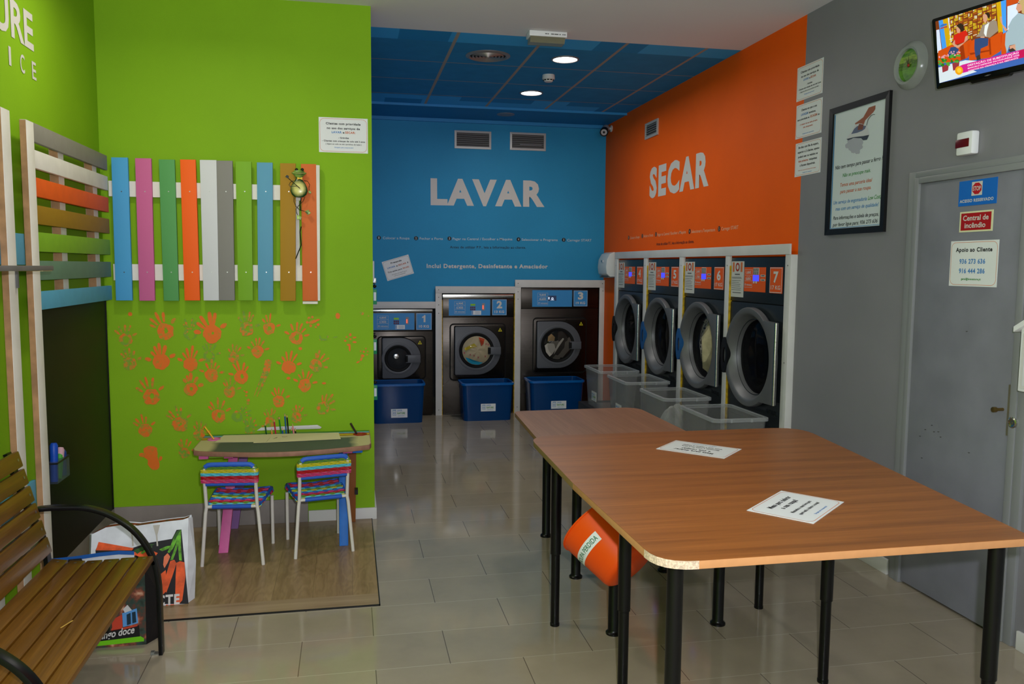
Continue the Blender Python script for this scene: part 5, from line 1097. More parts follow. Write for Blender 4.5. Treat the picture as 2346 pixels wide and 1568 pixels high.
# ------------------------------------------------------------------ children's table
t = thing('small_table', "low children's table with a dark drawing surface and painted legs against the green wall", 'table', (-.37, 4.8, ZM))
m_tedge = M('table_edge_brown', (150, 108, 88), .5, noise=(24, .08)); ZT = .59
Pz = level(0); N = 16
front = [(-.80+i*(.87/N), 4.585-.085*math.sin(PI*i/N)) for i in range(N+1)]
out = [(-.848, 5.03), (-.85, 4.66), (-.838, 4.61)] + front + [(.104, 4.60), (.115, 4.65), (.115, 5.035)]
tt = MB().prism(Pz, out, ZT-.026, ZT).build('tabletop', m_tedge, t, bevel=.003)
inn = [(-.843, 5.025), (-.845, 4.66), (-.833, 4.616)] + [(x, y+.007) for x, y in front] + [(.099, 4.607), (.11, 4.65), (.11, 5.03)]
def top_mat():
    g = G('drawing_surface'); x, y, z = g.pos()
    dx = g.math('MAXIMUM', g.math('SUBTRACT', -.742, x), g.math('SUBTRACT', x, .012)); dy = g.math('SUBTRACT', y, 4.83)
    f = g.rng(g.math('ADD', g.math('MAXIMUM', dx, dy), g.math('MULTIPLY', g.math('SUBTRACT', g.noise(14, 3), .5), .04)), -.02, .03)
    return g.out(g.mix(f, (66, 78, 70), (186, 178, 128)), Roughness=.6)
MB().poly(Pz, inn, ZT+.0008).build('drawing_surface', top_mat(), tt)
for y0, y1, mt in ((4.875, 4.9, m_pmust), (4.90, 4.925, M('stripe_yellow', (206, 176, 30), .5)), (4.925, 4.955, M('stripe_brown', (150, 104, 72), .5)), (4.955, 4.985, m_pblue), (4.985, 5.026, M('stripe_green', (74, 128, 44), .5))):
    MB().box(-.843, .11, y0, y1, ZT, ZT+.0016).build('painted_stripe', mt, tt)
m_lpink = M('leg_pink', (214, 100, 160), .5, noise=(12, .05)); m_lblue = M('leg_blue', (18, 104, 196), .5, noise=(12, .05)); m_lbrown = M('leg_brown', (140, 84, 44), .6); m_lpur = M('leg_purple', (150, 110, 170), .6)
def leg(x, y, xt, yt, w, d, mt): return MB().hexa([(x-w/2, y-d/2, ZM), (x+w/2, y-d/2, ZM), (x+w/2, y+d/2, ZM), (x-w/2, y+d/2, ZM)], [(xt-w/2, yt-d/2, ZT-.026), (xt+w/2, yt-d/2, ZT-.026), (xt+w/2, yt+d/2, ZT-.026), (xt-w/2, yt+d/2, ZT-.026)]).build('leg', mt, t, bevel=.003)
leg(-.70, 4.634, -.655, 4.84, .052, .03, m_lpink); leg(-.045, 4.637, -.045, 4.86, .05, .03, m_lblue)
leg(.0, 5.07, .01, 4.98, .048, .03, m_lbrown); leg(-.7, 5.06, -.61, 4.98, .05, .03, m_lpur)
MB().box(-.815, -.765, 4.62, 4.95, ZT-.052, ZT-.0265).box(-.685, -.635, 4.62, 4.95, ZT-.052, ZT-.0265).build('table_bracket', m_lpink, t, bevel=.004); MB().box(-.765, -.685, 4.64, 4.93, ZT-.05, ZT-.0265).build('table_bracket', m_plime, t)
MB().box(-.045, .0085, 4.63, 4.95, ZT-.05, ZT-.0265).build('table_bracket', m_lpink, t, bevel=.004); MB().box(.009, .065, 4.63, 4.95, ZT-.05, ZT-.0265).build('table_bracket', m_lblue, t, bevel=.004)
MB().box(.02, .04, 4.95, 5.0, .21, .24).build('wall_catch', m_black, t)
for x, y, r, mt, nm in ((-.775, 4.885, .036, M('cup_pink', (206, 104, 160), .4), 'pink_cup_well'), (.055, 4.9, .04, M('cup_red', (140, 22, 20), .35), 'red_cup_well')):
    MB().lathe((x, y, ZT), (0, 0, 1), [(r, .0012), (r, .006), (r-.005, .007), (r-.008, .003), (1e-4, .0025)], 28).build(nm, mt, t, smooth=True)
def pencil(name, label, a, b, r, col, tip=True, group='pencils standing at the back of the small table'):
    k = thing(name, label, 'pencil', a, group); a = Vector(a); b = Vector(b); d = (b-a).normalized(); L = (b-a).length; mt = M('pencil_'+label.split(' pencil')[0].replace(' ', '_'), col, .4)
    MB().lathe(a, d, [(r, 0), (r, L-.02 if tip else L)], 8, caps=True).build('shaft', mt, k)
    if tip: MB().lathe(a, d, [(r, L-.02), (r*.4, L-.006)], 8).build('bare_wood', M('pencil_wood', (196, 150, 100), .6), k); MB().lathe(a, d, [(r*.4, L-.006), (1e-4, L)], 8).build('lead', mt, k)
for nm, col, x, dx, h_ in (('dark green', (14, 70, 30), -.493, -.008, .078), ('short orange', (220, 120, 60), -.461, -.002, .04), ('crimson', (176, 24, 60), -.439, -.01, .1), ('bright green', (24, 120, 40), -.408, -.012, .115), ('short blue', (20, 70, 150), -.399, -.003, .045), ('tall blue', (24, 84, 140), -.378, -.008, .133),
                           ('tall black', (16, 16, 18), -.365, -.009, .126), ('stubby green', (60, 130, 50), -.346, -.003, .042), ('pink', (220, 120, 140), -.335, -.007, .065), ('stubby black', (18, 18, 20), -.324, -.003, .038)):
    pencil('pencil', nm+' pencil standing upright behind the drawing paper', (x, 4.986, ZT+.0016), (x+dx, 4.99, ZT+h_*.96), .0042, col)
pencil('pencil', 'yellow pencil leaning in the pink cup of the small table', (-.775, 4.885, ZT+.004), (-.826, 4.90, ZT+.075), .0045, (220, 170, 20), False, None)
pencil('paint_brush', 'dark brush handle leaning out of the red cup of the small table', (.035, 4.9, ZT+.006), (.0, 4.93, ZT+.065), .006, (44, 32, 24), False, None)
q = MB().prism(back(5.11), [(-.56, ZT+.004), (-.185, ZT+.004), (-.175, ZT+.012), (-.2, ZT+.028), (-.535, ZT+.022)], 0, .012).build('plastic_strip', m_offw, bevel=.002); tag(q, 'white plastic strip with slanted ends lying behind the pencils', 'plastic strip')
m_cream = M('cream_paper', (206, 198, 156), .7)
ck = lambda x, y: (430+x/5.332, 960+y/5.332); Pk = level(ZT+.002)
q = MB().pxprism(Pk, [(330, 290), (960, 283), (1045, 190), (440, 203)], 0, .0008, ck).build('drawing_paper', m_cream); tag(q, 'plain cream drawing paper on the small table beside the pink cup', 'paper')
q = MB().pxprism(Pk.off(.001), [(803, 297), (960, 292), (1870, 248), (1845, 169), (1045, 188), (965, 282), (805, 281)], 0, .0008, ck).build('drawing_paper', m_cream); tag(q, 'cream drawing paper with pencil scribbles on the small table near the red cup', 'paper')
MB().tube([Pk.px(*ck(*p))+Vector((0, 0, .0022)) for p in ((1050, 250), (1070, 238), (1095, 232), (1075, 244))], .0012, 5).tube([Pk.px(*ck(*p))+Vector((0, 0, .0022)) for p in ((1155, 220), (1160, 226), (1185, 226), (1215, 220))], .0012, 5).build('scribble', M('pencil_line', (110, 96, 70), .7), q)

# ------------------------------------------------------------------ woven children's chairs
m_cw = M('chair_white', (214, 208, 200), .4); m_cord = {n: M('cord_'+n, c, .45) for n, c in dict(blue=(44, 92, 190), green=(96, 140, 50), yellow=(200, 190, 40), cyan=(84, 186, 206), red=(176, 22, 32), pink=(200, 56, 110)).items()}
CH = 'woven children chairs at the small table'
proto = thing('small_chair', 'x', 'chair', (0, 0, 0), CH)
WX, TOP = .122, .552
def bar(pts, r, nm, mt, par=proto): return MB().tube(pts, r, 12).build(nm, mt, par, smooth=True)
ZS = .318
for s_ in (-1, 1):
    bar([(s_*.158, -.175, 0), (s_*.135, -.165, ZS-.03), (s_*.13, -.163, ZS), (s_*.13, -.185, .44)], .0095, 'leg', m_cw)
    bar([(s_*.148, .165, 0), (s_*.148, .16, ZS-.035)], .0095, 'leg', m_cw)
back_pts = [(-.13, -.185, .44), (-.13, -.192, .50), (-.126, -.196, .53), (-.112, -.198, .548), (-.09, -.199, TOP)]
frame_pts = back_pts + [(0, -.199, TOP+.002)] + [(-x, y, z) for x, y, z in reversed(back_pts)]
bar(frame_pts, .0095, 'back_frame', m_cw)
bar([(-.122, -.1985, TOP-.012), (-.108, -.199, TOP-.001), (-.09, -.1995, TOP+.001), (0, -.2, TOP+.002), (.09, -.1995, TOP+.001), (.108, -.199, TOP-.001), (.122, -.1985, TOP-.012)], .0128, 'top_wrap', m_cord['blue']); bar([(-.124, -.186, .447), (.124, -.186, .447)], .0115, 'lower_wrap', m_cord['blue'])
bar([(-.13, -.163, ZS), (.13, -.163, ZS)], .0085, 'rear_rail', m_cw); bar([(-.1, -.163, ZS), (.1, -.163, ZS)], .0115, 'rail_wrap', m_cord['blue'])
rc = [(.13, -.163, ZS), (.138, -.05, ZS-.004), (.148, .1, ZS+.012), (.148, .15, ZS+.012), (.12, .168, ZS+.008), (0, .17, ZS-.002), (-.12, .168, ZS+.008), (-.148, .15, ZS+.012), (-.148, .1, ZS+.012), (-.138, -.05, ZS-.004), (-.13, -.163, ZS)]
bar(rc, .0095, 'seat_frame', m_cord['blue'])
def strands(mb, z0, z1, y):      # horizontal cords of the backrest between z0..z1
    n = max(1, round((z1-z0)/.0062))
    for k in range(n):
        z = z0+(z1-z0)*(k+.5)/n; hw = .1435 if z < .522 else .1435-(z-.522)*.55
        pts = [(-hw+2*hw*i/24, y-.0115+(.0035 if (i+k) % 4 < 2 else -.0015), z) for i in range(25)]
        mb.tube([(-hw, y+.012, z)]+pts+[(hw, y+.012, z)], .0031, 5)
for nm, z0, z1 in (('green', .528, .546), ('yellow', .509, .528), ('cyan', .493, .509), ('red', .475, .493), ('pink', .455, .475)):
    mb = MB(); strands(mb, z0, z1, -.192); mb.build('back_cord', m_cord[nm], proto, smooth=True)
mb = MB()
for i in range(12): x = -.115+.23*i/11; mb.tube([(x, -.1885, .45), (x, -.1905, .50), (x, -.197, TOP)], .0022, 5)
mb.build('back_warp', m_cord['cyan'], proto)
seq = ['yellow', 'cyan', 'green', 'red', 'pink', 'blue', 'cyan', 'yellow', 'green', 'cyan', 'blue', 'red', 'pink', 'red', 'blue']; n = len(seq); Y0, Y1 = -.152, .16
for i, nm in enumerate(seq):
    mb = MB()
    for k in range(3):
        y = Y0+(Y1-Y0)*(i+(k+.5)/3)/n; hw = .132+.016*(y+.163)/.3; f = (y+.163)/.32
        pts = [(-hw+2*hw*q/20, y, ZS+.008*f-.002+(.006*(2*q/20-1)**2*2*f)+(.0032 if (q//2+i) % 2 else -.0018)) for q in range(21)]
        mb.tube([(-hw-.008, y, ZS-.01)]+pts+[(hw+.008, y, ZS-.01)], .0036, 5)
    mb.build('seat_cord', m_cord[nm], proto, smooth=True)
def place(proto, x, y, z, rz, label, first):
    o = proto if first else proto.copy()
    if not first:
        COL.objects.link(o)
        for ch in proto.children:
            c_ = ch.copy(); COL.objects.link(c_); c_.parent = o
    o.location = (x, y, z); o.rotation_euler = (0, 0, rz); o['label'] = label; return o
place(proto, -.606, 4.588, ZM, -.09, 'white framed chair with striped cord weave, nearer to the shopping bags', True)
place(proto, -.186, 4.665, ZM, .22, 'white framed chair with striped cord weave, turned, beside the blue table leg', False)

# ------------------------------------------------------------------ folding tables
m_tw = wood_mat('beech_laminate', (121, 70, 30), (166, 101, 46), 0, .55, .36, .9); m_tw2 = wood_mat('dull_laminate', (132, 90, 64), (164, 116, 86), 1, .55, .4, .8); m_tedge2 = M('table_edge_tan', (198, 140, 92), .5, noise=(30, .02)); m_tedge3 = M('table_edge_olive', (128, 104, 62), .5)
m_chip = M('bare_chipboard', (216, 190, 166), .9, noise=(160, .14), bump=(300, .8))
def poly_round(pts, rs, n=6):
    out = []; k = len(pts)
    for i in range(k):
        p0, p1, p2 = (Vector(pts[(i+j) % k]) for j in (-1, 0, 1)); r = rs[i]
        if r == 0: out.append(tuple(p1)); continue
        a = p1+(p0-p1).normalized()*r; b = p1+(p2-p1).normalized()*r
        for q in range(n+1): u = q/n; out.append(tuple(a*(1-u)**2+p1*2*u*(1-u)+b*u*u))
    return out
def table(label, pts, rs, z, mt, edge, legs, name='folding_table'):
    cx = sum(p[0] for p in pts)/len(pts); cy = sum(p[1] for p in pts)/len(pts)
    t = thing('work_table', label, 'table', (cx, cy, 0), 'wooden folding tables')
    o = poly_round(pts, rs)
    tp = MB().prism(Pz, o, z-.024, z-.001).build('tabletop', edge, t, bevel=.002); MB().prism(Pz, o, z-.001, z).build('top_surface', mt, tp)
    for x, y, kind in legs:
        lg = MB()
        if kind == 'flange': lg.lathe((x, y, 0), (0, 0, 1), [(.034, 0), (.034, .008), (.027, .014), (.0245, .02), (.0245, z-.024)], 24, caps=True); lg.build('leg', m_blacksteel, t, smooth=True)
        else:
            lo = lg.lathe((x, y, 0), (0, 0, 1), [(.021, 0), (.021, .012), (.0195, .013), (.0195, .34)], 24, caps=True).build('leg', m_blacksteel, t, smooth=True)
            MB().lathe((x, y, 0), (0, 0, 1), [(.0195, .327), (.0235, .33), (.0235, z-.024)], 24, caps=True).build('leg_sleeve', m_blacksteel, lo, smooth=True)
    return t, tp
ZA = .83
ta, tpa = table('wooden folding table nearest the camera, with a chipped rounded corner', [(.79, 1.955), (1.935, 1.955), (2.047, 2.7615), (.778, 2.7615)], [.11, .03, 0, 0], ZA, m_tw, m_tedge2, [(.895, 2.10, 'tele'), (1.945, 2.10, 'tele')])
tb, tpb = table('wooden folding table joined behind the nearest one, under the far paper sign', [(.778, 2.763), (2.047, 2.763), (2.150, 3.575), (.795, 3.575)], [0, 0, .16, .13], ZA, m_tw, m_tedge3, [(.99, 2.79, 'tele'), (1.79, 2.74, 'tele'), (.888, 3.417, 'tele'), (1.885, 3.427, 'tele')])
tc, tpc = table('lower wooden table reaching toward the washing machines, greyer top', [(.885, 3.2), (1.745, 3.2), (1.738, 4.74), (.955, 4.715)], [.05, .05, .12, .06], .74, m_tw2, M('table_edge_dull', (140, 104, 62), .5), [(1.121, 3.29, 'flange'), (1.616, 3.298, 'flange'), (1.135, 3.949, 'flange'), (1.62, 3.95, 'flange'), (1.136, 4.604, 'flange'), (1.62, 4.6, 'flange')])
oc = poly_round([(.79, 1.955), (1.935, 1.955), (2.047, 2.7615), (.778, 2.7615)], [.11, .03, 0, 0])[:7]
q = MB(); n = len(oc); cv_ = Vector((.95, 2.1))
for x, y in oc:
    d = (Vector((x, y))-cv_).normalized()*.0012
    for zz in (ZA-.0235, ZA-.0005): q.v.append(Vector((x+d.x, y+d.y, zz)))
q.f = [(2*i, 2*i+2, 2*i+3, 2*i+1) for i in range(n-1)]; q.build('chipped_edge', m_chip, tpa)
LT = (('Mesa para dobrar', .22, .8, .27, .085, m_ink), ('a sua roupa!', .3, .72, .42, .085, m_ink), ('Mantenha a mesa livre para', .22, .78, .6, .055, m_ink), ('quem está a dobrar a roupa!', .21, .79, .72, .055, m_ink), ('Obrigado pela compreensão!', .33, .7, .88, .035, m_lav))
PT = level(ZA+.0004)
def sheet(label, o, x): rot = math.atan2(x[1]-o[1], x[0]-o[0]); sign('table_sign', label, flat(PT, o[0], o[1], rot), .299 if abs(math.hypot(x[0]-o[0], x[1]-o[1])-.299) < .06 else .211, .211 if abs(math.hypot(x[0]-o[0], x[1]-o[1])-.299) < .06 else .299, LT, 'sign', 'laminated signs on the wooden tables')
sheet('laminated paper sign on the nearest wooden table, turned sideways', PT.uv(1864, 1201), PT.uv(1934, 1151))
sheet('laminated paper sign on the farther wooden table, upside down to the camera', PT.uv(1699, 1030), PT.uv(1550, 1010))
# orange bucket hanging under the table
m_bucket = M('orange_bucket', (232, 78, 10), .38)
RX, RY, RZ = RM @ Vector((1, 0, 0)), RM @ Vector((0, 1, 0)), RM @ Vector((0, 0, 1))
def bucket():
    base = EYE + ray(1445, 1303)*3.28; ax = (RX*.52 - RY*.60 + RZ*.52).normalized()
    t = thing('bucket', 'orange plastic tub marked PERDIDA hanging tilted under the tables', 'bucket', base)
    Hh = .235; prof = [(1e-4, 0), (.102, 0), (.116, .008), (.121, .02)]
    k = 24
    for i in range(k+1): f = i/k; prof.append((.121+.036*f+(.0008 if i % 2 else 0), .02+(Hh-.02)*f))
    prof += [(.162, Hh), (.162, Hh+.006), (.150, Hh+.006), (.116, .025), (1e-4, .02)]
    side = ax.cross(RX).normalized()
    MB().lathe(base, -ax, prof, 56, side).build('tub', m_bucket, t, smooth=True)
    rc_ = base-ax*(Hh+.003); up_ = (Vector((0, 0, 1))-ax*ax.z).normalized(); sd_ = ax.cross(up_)
    p0, p1 = [rc_+(up_*math.cos(q)+sd_*math.sin(q))*.158 for q in (-.45, .45)]; pm = (p0+p1)/2; ph = Vector((pm.x, pm.y, ZA-.03))
    MB().tube([p0, p0.lerp(ph, .55)+Vector((0, 0, .02)), ph, p1.lerp(ph, .55)+Vector((0, 0, .02)), p1], .006, 10).build('carry_handle', m_bucket, t, smooth=True)
    MB().box(ph.x-.02, ph.x+.02, ph.y-.02, ph.y+.02, ZA-.028, ZA-.0245).rod(ph+Vector((-.012, 0, -.008)), ph+Vector((.012, 0, -.008)), .004).rod(ph+Vector((.012, 0, -.008)), ph+Vector((.012, 0, .005)), .004).build('hanging_hook', m_blacksteel, t)
    # curved label
    e1 = side; e2 = (-ax).cross(side).normalized()
    view = (EYE-base).normalized(); vx, vy = view.dot(e1), view.dot(e2); th0 = math.atan2(vy, vx)
    def pt(th, h, d=.0014): r = .121+.036*((h-.02)/(Hh-.02))+d; return base-ax*h+(e1*math.cos(th)+e2*math.sin(th))*r
    A0, A1 = th0-1.5*SGN, th0-.12*SGN; q = MB(); n = 20
    for i in range(n+1):
        th = A0+(A1-A0)*i/n; q.v += [pt(th, .122), pt(th, .162)]
    q.f = [(2*i, 2*i+2, 2*i+3, 2*i+1) for i in range(n)]
    lb = q.build('label_strip', m_paper, t)
    vs, fs = glyphs_b('ROUPA PERDIDA', .012); x0 = min(v[0] for v in vs); x1 = max(v[0] for v in vs); q = MB()
    B0, B1 = A0+.08*(A1-A0), A0+.95*(A1-A0)
    q.add([pt(B0+(B1-B0)*(x-x0)/(x1-x0), .132+y*.029, .0022) for x, y in vs], fs); q.build('label_text', M('label_green', (40, 110, 70), .6), lb)
SGN = 1
bucket()

# ------------------------------------------------------------------ bench
m_bw = wood_mat('oiled_bench_slat', (82, 48, 9), (122, 79, 20), 1, 1.0, .35, 1.0, .15)
t = thing('bench', 'wooden slatted bench with curved black steel arms against the left wall', 'bench', (-1.0, 2.85, 0))
YA, YB2 = 2.27, 3.425
for k in range(6):
    x1 = -.787-k*.0635; x0 = x1-.058; z1 = (.425, .424, .422, .421, .422, .428)[k]; zz = (.0, .0, .0, .0, .004, .010)[k]
    s_ = MB().hexa([(x0, YA, z1-.022+zz), (x1, YA, z1-.022), (x1, YB2, z1-.022), (x0, YB2, z1-.022+zz)], [(x0, YA, z1+zz), (x1, YA, z1), (x1, YB2, z1), (x0, YB2, z1+zz)]).build('seat_slat', m_bw, t, bevel=.005)
    MB().disc(Pz, (x0+x1)/2, YB2-.03, .006, z1+zz/2+.0006, 10).build('bolt', m_alu, s_)
for k in range(6):
    f0 = .028+k*.0715; f1 = f0+.063; d = Vector((-.1, 0, .39)).normalized(); nrm = Vector((d.z, 0, -d.x)); o_ = Vector((-1.172, 0, .435))
    p0 = o_+d*f0; p1 = o_+d*f1; hx = []
    for c_ in (0, .02): hx.append([p0+nrm*c_+Vector((0, YA, 0)), p1+nrm*c_+Vector((0, YA, 0)), p1+nrm*c_+Vector((0, YB2, 0)), p0+nrm*c_+Vector((0, YB2, 0))])
    s_ = MB().hexa(*hx).build('back_slat', m_bw, t, bevel=.005)
    m_ = (p0+p1)/2+nrm*.0206+Vector((0, YB2-.03, 0)); MB().disc(Pl(m_, (0, 1, 0), d), 0, 0, .006, 0, 10).build('bolt', m_alu, s_)
sec = [(-.02, -.008), (.02, -.008), (.02, .008), (-.02, .008)]
def bez(P, n=40):
    out = []
    for i in range(n+1):
        u = i/n*(len(P)-1); k = min(int(u), len(P)-2); f = u-k; p0, p1, p2, p3 = P[max(k-1, 0)], P[k], P[k+1], P[min(k+2, len(P)-1)]
        out.append(tuple(.5*((2*p1[j])+(-p0[j]+p2[j])*f+(2*p0[j]-5*p1[j]+4*p2[j]-p3[j])*f*f+(-p0[j]+3*p1[j]-3*p2[j]+p3[j])*f**3) for j in range(2)))
    return out
armp = bez([(-1.262, .612), (-1.21, .632), (-1.12, .634), (-1.03, .626), (-.94, .588), (-.855, .515), (-.797, .41), (-.776, .30), (-.774, .15), (-.774, .0)], 54)
for y in (3.449, 2.285):
    a_ = MB().tube([(x, y, z_) for x, z_ in armp], 0, sec=sec).build('arm', m_blacksteel, t, bevel=.002)
    rear = bez([(-1.315, .86), (-1.25, .64), (-1.19, .45), (-1.20, .2), (-1.25, .0)], 24)
    MB().tube([(x, y, z_) for x, z_ in rear], 0, sec=sec).build('leg', m_blacksteel, t)
    MB().tube([(-1.19, y, .40), (-1.0, y, .385), (-.785, y, .392)], 0, sec=sec).build('seat_support', m_blacksteel, t)
    MB().box(-.815, -.775, y-.012, y+.012, 0, .005).box(-.815, -.802, y-.008, y+.008, .005, .012).build('floor_anchor', m_alu, t)
q = MB().box(-1.2, -.8, 2.85, 2.875, .37, .395).build('cross_bar', m_blacksteel, t)
MB().poly(Pz, [(-.93, 2.78), (-.925, 2.776), (-.905, 2.83), (-.91, 2.834)], .4239).build('scratch', M('pale_scratch', (190, 150, 70), .7), t)

# ------------------------------------------------------------------ shopping bags
m_bagw = M('woven_bag_white', (214, 216, 222), .5, noise=(14, .05)); m_bagk = M('bag_black', (24, 22, 24), .5)
# carrot bag
A_ = Pl((-1.19, 3.93, ZM), (1, .02, 0), (0, .10, .37))
t = thing('shopping_bag', 'white shopping bag printed with carrots standing on the floor panel behind the bench', 'bag', (-.96, 4.0, ZM))
BW, BH = .425, .385
top = [(0, BH-.04), (.06, BH-.012), (.14, BH-.004), (.2, BH-.012), (.26, BH-.006), (.33, BH), (.40, BH+.004), (BW, BH+.012)]
fr_ = MB().poly(A_, [(0.0, 0), (BW, 0)]+top[::-1], 0).build('front_panel', m_bagw, t)
bp_ = [A_.p(a, b, -.11+.05*b) for a, b in [(0.01, 0), (BW, 0)]+[(x, y+.012) for x, y in top[::-1]]]
MB().add(bp_, [tuple(range(len(bp_)))]).build('back_panel', m_bagw, t)
MB().add([A_.p(BW, 0), A_.p(BW+.025, 0, -.06), A_.p(BW, 0, -.11), A_.p(BW, BH+.02, -.09), A_.p(BW+.03, BH*.5, -.05), A_.p(BW+.012, BH+.012, -.045), A_.p(BW, BH+.012)], [(0, 1, 4, 6), (1, 2, 3, 4), (4, 3, 5), (4, 5, 6)]).build('side_gusset', m_bagw, t)
MB().add([A_.p(0, 0), A_.p(-.02, 0, -.06), A_.p(0.01, 0, -.11), A_.p(0.01, BH-.03, -.09), A_.p(-.02, BH-.04, -.045), A_.p(0, BH-.04)], [(0, 5, 4, 1), (1, 4, 3, 2)]).build('side_gusset', m_bagw, t)
MB().add([A_.p(0, .002), A_.p(BW, .002), A_.p(BW, .002, -.11), A_.p(0.01, .002, -.11)], [(0, 1, 2, 3)]).build('bag_base', m_bagw, t)
cb_ = lambda x, y: (180+x/4.9, 1180+y/4.9)
def bp(nm, pts, mt, c): MB().pxpoly(A_, pts, c, cb_).build(nm, mt, fr_)
bp('printed_black', [(190, 400), (230, 310), (600, 375), (760, 320), (1050, 270), (1100, 170), (1155, 165), (1235, 1000), (230, 1010)], m_bagk, .001)
m_car = M('carrot_print', (226, 90, 40), .5, noise=(26, .14)); m_car2 = M('carrot_print_pale', (230, 122, 84), .5, noise=(26, .1)); m_leaf = M('leaf_print', (96, 160, 40), .5, noise=(40, .3)); m_leaf2 = M('leaf_print_dark', (44, 84, 24), .5)
for pts, mt, c in (([(225, 305), (620, 375), (600, 400), (195, 400)], m_car, .0015), ([(1100, 540), (1140, 520), (1190, 535), (1200, 700), (1165, 960), (1125, 1005), (1085, 980), (1090, 700)], m_car, .0016), ([(1030, 520), (1075, 505), (1100, 545), (1050, 700), (985, 880), (975, 700)], m_car, .0017), ([(960, 470), (1000, 430), (1030, 470), (1000, 540), (965, 600), (950, 560)], m_car2, .0018),
                   ([(610, 420), (820, 400), (890, 430), (760, 600), (640, 470)], m_car, .0015), ([(740, 720), (860, 590), (890, 610), (850, 740), (790, 830), (785, 780)], m_car2, .0019), ([(800, 900), (880, 700), (980, 620), (985, 860), (880, 960), (820, 1010)], m_car, .0014), ([(690, 700), (800, 580), (880, 560), (800, 700), (740, 760)], m_car, .0016), ([(980, 1010), (1130, 1000), (1130, 1020), (980, 1030)], m_car, .0015)):
    bp('printed_carrot', pts, mt, c)
for pts, mt, c in (([(1000, 420), (1040, 330), (1070, 250), (1140, 165), (1155, 180), (1110, 280), (1060, 380), (1020, 430)], m_leaf, .002), ([(1030, 510), (1080, 370), (1120, 250), (1145, 180), (1150, 230), (1100, 400), (1060, 505)], m_leaf, .0021), ([(1130, 510), (1120, 380), (1120, 250), (1150, 180), (1150, 330), (1160, 515)], m_leaf, .0022), ([(905, 390), (980, 355), (1040, 345), (1010, 380), (940, 410)], m_leaf, .002), ([(1070, 240), (1110, 180), (1155, 165), (1120, 215), (1080, 290)], m_leaf2, .0025), ([(620, 400), (780, 330), (860, 330), (760, 370), (660, 440)], m_leaf2, .0018), ([(690, 430), (800, 350), (830, 360), (720, 440)], m_leaf, .0021)):
    bp('printed_leaf', pts, mt, c)
MB().text(A_, 'ECTE', cb_(806, 1026), cb_(1135, 998), .044, .003, .04, True).build('printed_word', m_letter, fr_)
for x0, x1 in ((560, 640), (835, 915)): bp('handle_strap', [(x0, 118), (x1, 112), (x1-30, 230), (x0+60, 350), (x0+42, 352), (x0+35, 240)], M('strap_beige', (176, 170, 160), .6), .0012)
q = MB()
for (a, b), (c_, d_) in zip(top[:-1], top[1:]): q.add([A_.p(a, b+.001, -.004), A_.p(c_, d_+.001, -.004), A_.p(c_, d_+.009, -.05), A_.p(a, b+.009, -.05)], [(0, 1, 2, 3)])
q.build('printed_inner_edge', M('inner_print', (150, 50, 30), .6, noise=(60, .9, (40, 60, 20))), t)
# second bag under the bench
B_ = Pl((-1.2, 3.545, 0), (1, 0, 0), (0, .02, .4))
t = thing('shopping_bag', 'open printed shopping bag with blue top trim and black sides behind the bench end', 'bag', (-1.03, 3.65, 0))
BW, BH = .345, .33
def ingo():
    g = G('market_print'); vec = g.n('ShaderNodeTexCoord').outputs['Object']; n = g.noise(26, 5, vec)
    cr = g.n('ShaderNodeValToRGB'); el = cr.color_ramp.elements; el[0].position = .3; el[0].color = lin((30, 34, 28)); el[1].position = .75; el[1].color = lin((206, 160, 130))
    for p, c in ((.42, (44, 66, 58)), (.52, (96, 52, 40)), (.62, (150, 84, 60))): e = el.new(p); e.color = lin(c)
    g.nt.links.new(n, cr.inputs[0]); return g.out(cr.outputs[0], Roughness=.45)
f2 = MB().poly(B_, [(0, 0), (BW, 0), (BW, BH), (0, BH)], 0).build('front_panel', ingo(), t)
D_ = .19
MB().add([B_.p(BW, 0), B_.p(BW+.04, 0, -.07), B_.p(BW-.03, 0, -D_), B_.p(.262, BH, -D_), B_.p(BW+.05, .17, -.06), B_.p(BW+.01, BH, -.07), B_.p(BW, BH)], [(0, 1, 4, 6), (1, 2, 3, 4), (4, 3, 5), (4, 5, 6)]).build('side_gusset', m_bagk, t)
MB().add([B_.p(0, 0), B_.p(-.02, 0, -.08), B_.p(0, 0, -D_), B_.p(-.075, BH, -D_), B_.p(-.05, BH, -.08), B_.p(0, BH)], [(0, 5, 4, 1), (1, 4, 3, 2)]).build('side_gusset', m_bagk, t)
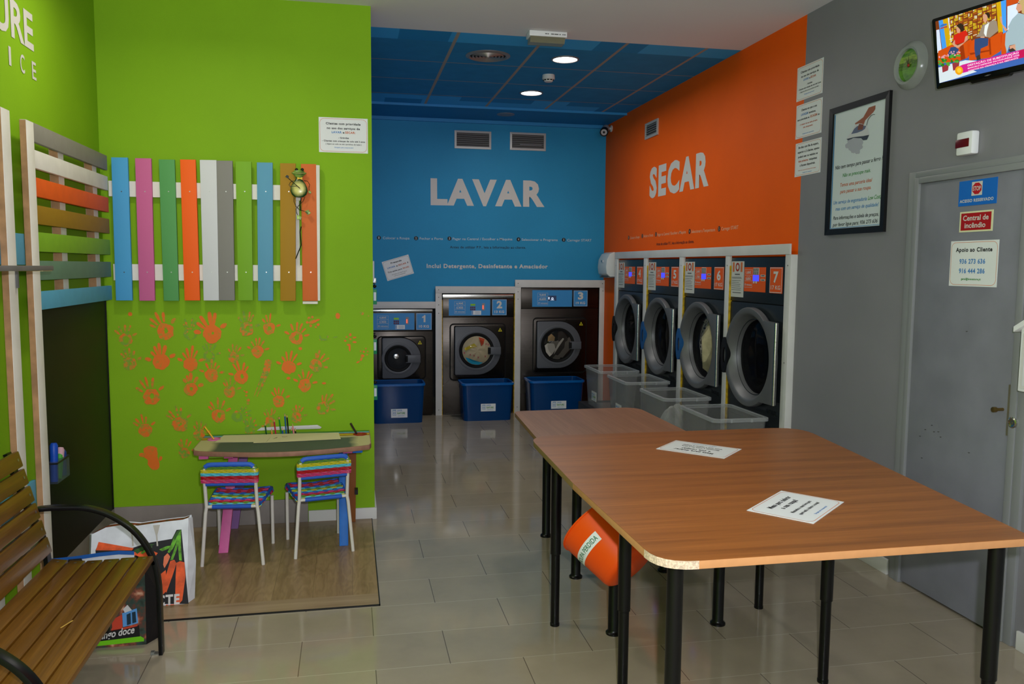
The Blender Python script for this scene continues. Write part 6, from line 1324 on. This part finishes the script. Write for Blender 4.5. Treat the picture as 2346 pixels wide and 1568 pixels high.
MB().add([B_.p(0, .002), B_.p(BW, .002), B_.p(BW, .002, -D_), B_.p(0, .002, -D_)], [(0, 1, 2, 3)]).build('bag_base', m_bagk, t)
tz = [(-.075, .338), (.02, .342), (.12, .352), (.20, .356), (.262, .350)]
q = MB(); q.add([B_.p(a, 0, -D_) for a, b in tz]+[B_.p(a, b, -D_+.015) for a, b in tz], [(i, i+1, 6+i, 5+i) for i in range(4)]); bk = q.build('back_panel', m_bagw, t)
q = MB(); q.add([B_.p(a, b-.014, -D_+.018) for a, b in tz]+[B_.p(a, b+.002, -D_+.016) for a, b in tz], [(i, i+1, 6+i, 5+i) for i in range(4)]); q.build('top_trim', M('trim_blue', (22, 84, 160), .5), bk)
MB().tube([B_.p(.0, .312, -D_+.03), B_.p(.005, .33, -D_+.035), B_.p(.05, .332, -D_+.035), B_.p(.055, .31, -D_+.03)], .008).build('handle_strap', m_bagk, t, smooth=True)
def b2(nm, pts, mt, c): MB().pxpoly(B_, pts, c, cb_).build(nm, mt, f2)
b2('printed_green_band', [(200, 1420), (690, 1360), (735, 1385), (735, 1420), (200, 1475)], M('lime_print', (110, 190, 20), .5), .0012)
b2('printed_black_band', [(200, 1330), (680, 1240), (690, 1365), (200, 1425)], m_bagk, .0014); b2('printed_red_wall', [(370, 1180), (490, 1120), (495, 1280), (370, 1310)], M('red_print', (196, 66, 44), .5), .0014); b2('printed_red_wall', [(495, 1270), (665, 1230), (660, 1250), (500, 1290)], M('red_print'), .0016)
b2('printed_window', [(490, 1105), (655, 1050), (670, 1215), (500, 1260)], M('pale_blue_print', (90, 150, 210), .5), .0016); b2('printed_pane', [(540, 1120), (585, 1100), (590, 1225), (545, 1240)], M('dark_pane_print', (26, 50, 66), .5), .0018); b2('printed_pane', [(600, 1095), (640, 1085), (650, 1205), (605, 1220)], M('dark_pane_print'), .0018)
b2('printed_gable', [(500, 1060), (550, 1010), (600, 1070), (520, 1100)], M('white_print', (206, 204, 204), .5), .0017)
MB().text(B_, 'pingo doce', cb_(215, 1405), cb_(625, 1325), .030, .0022, .02, True, .3).build('printed_word', m_letter, f2)
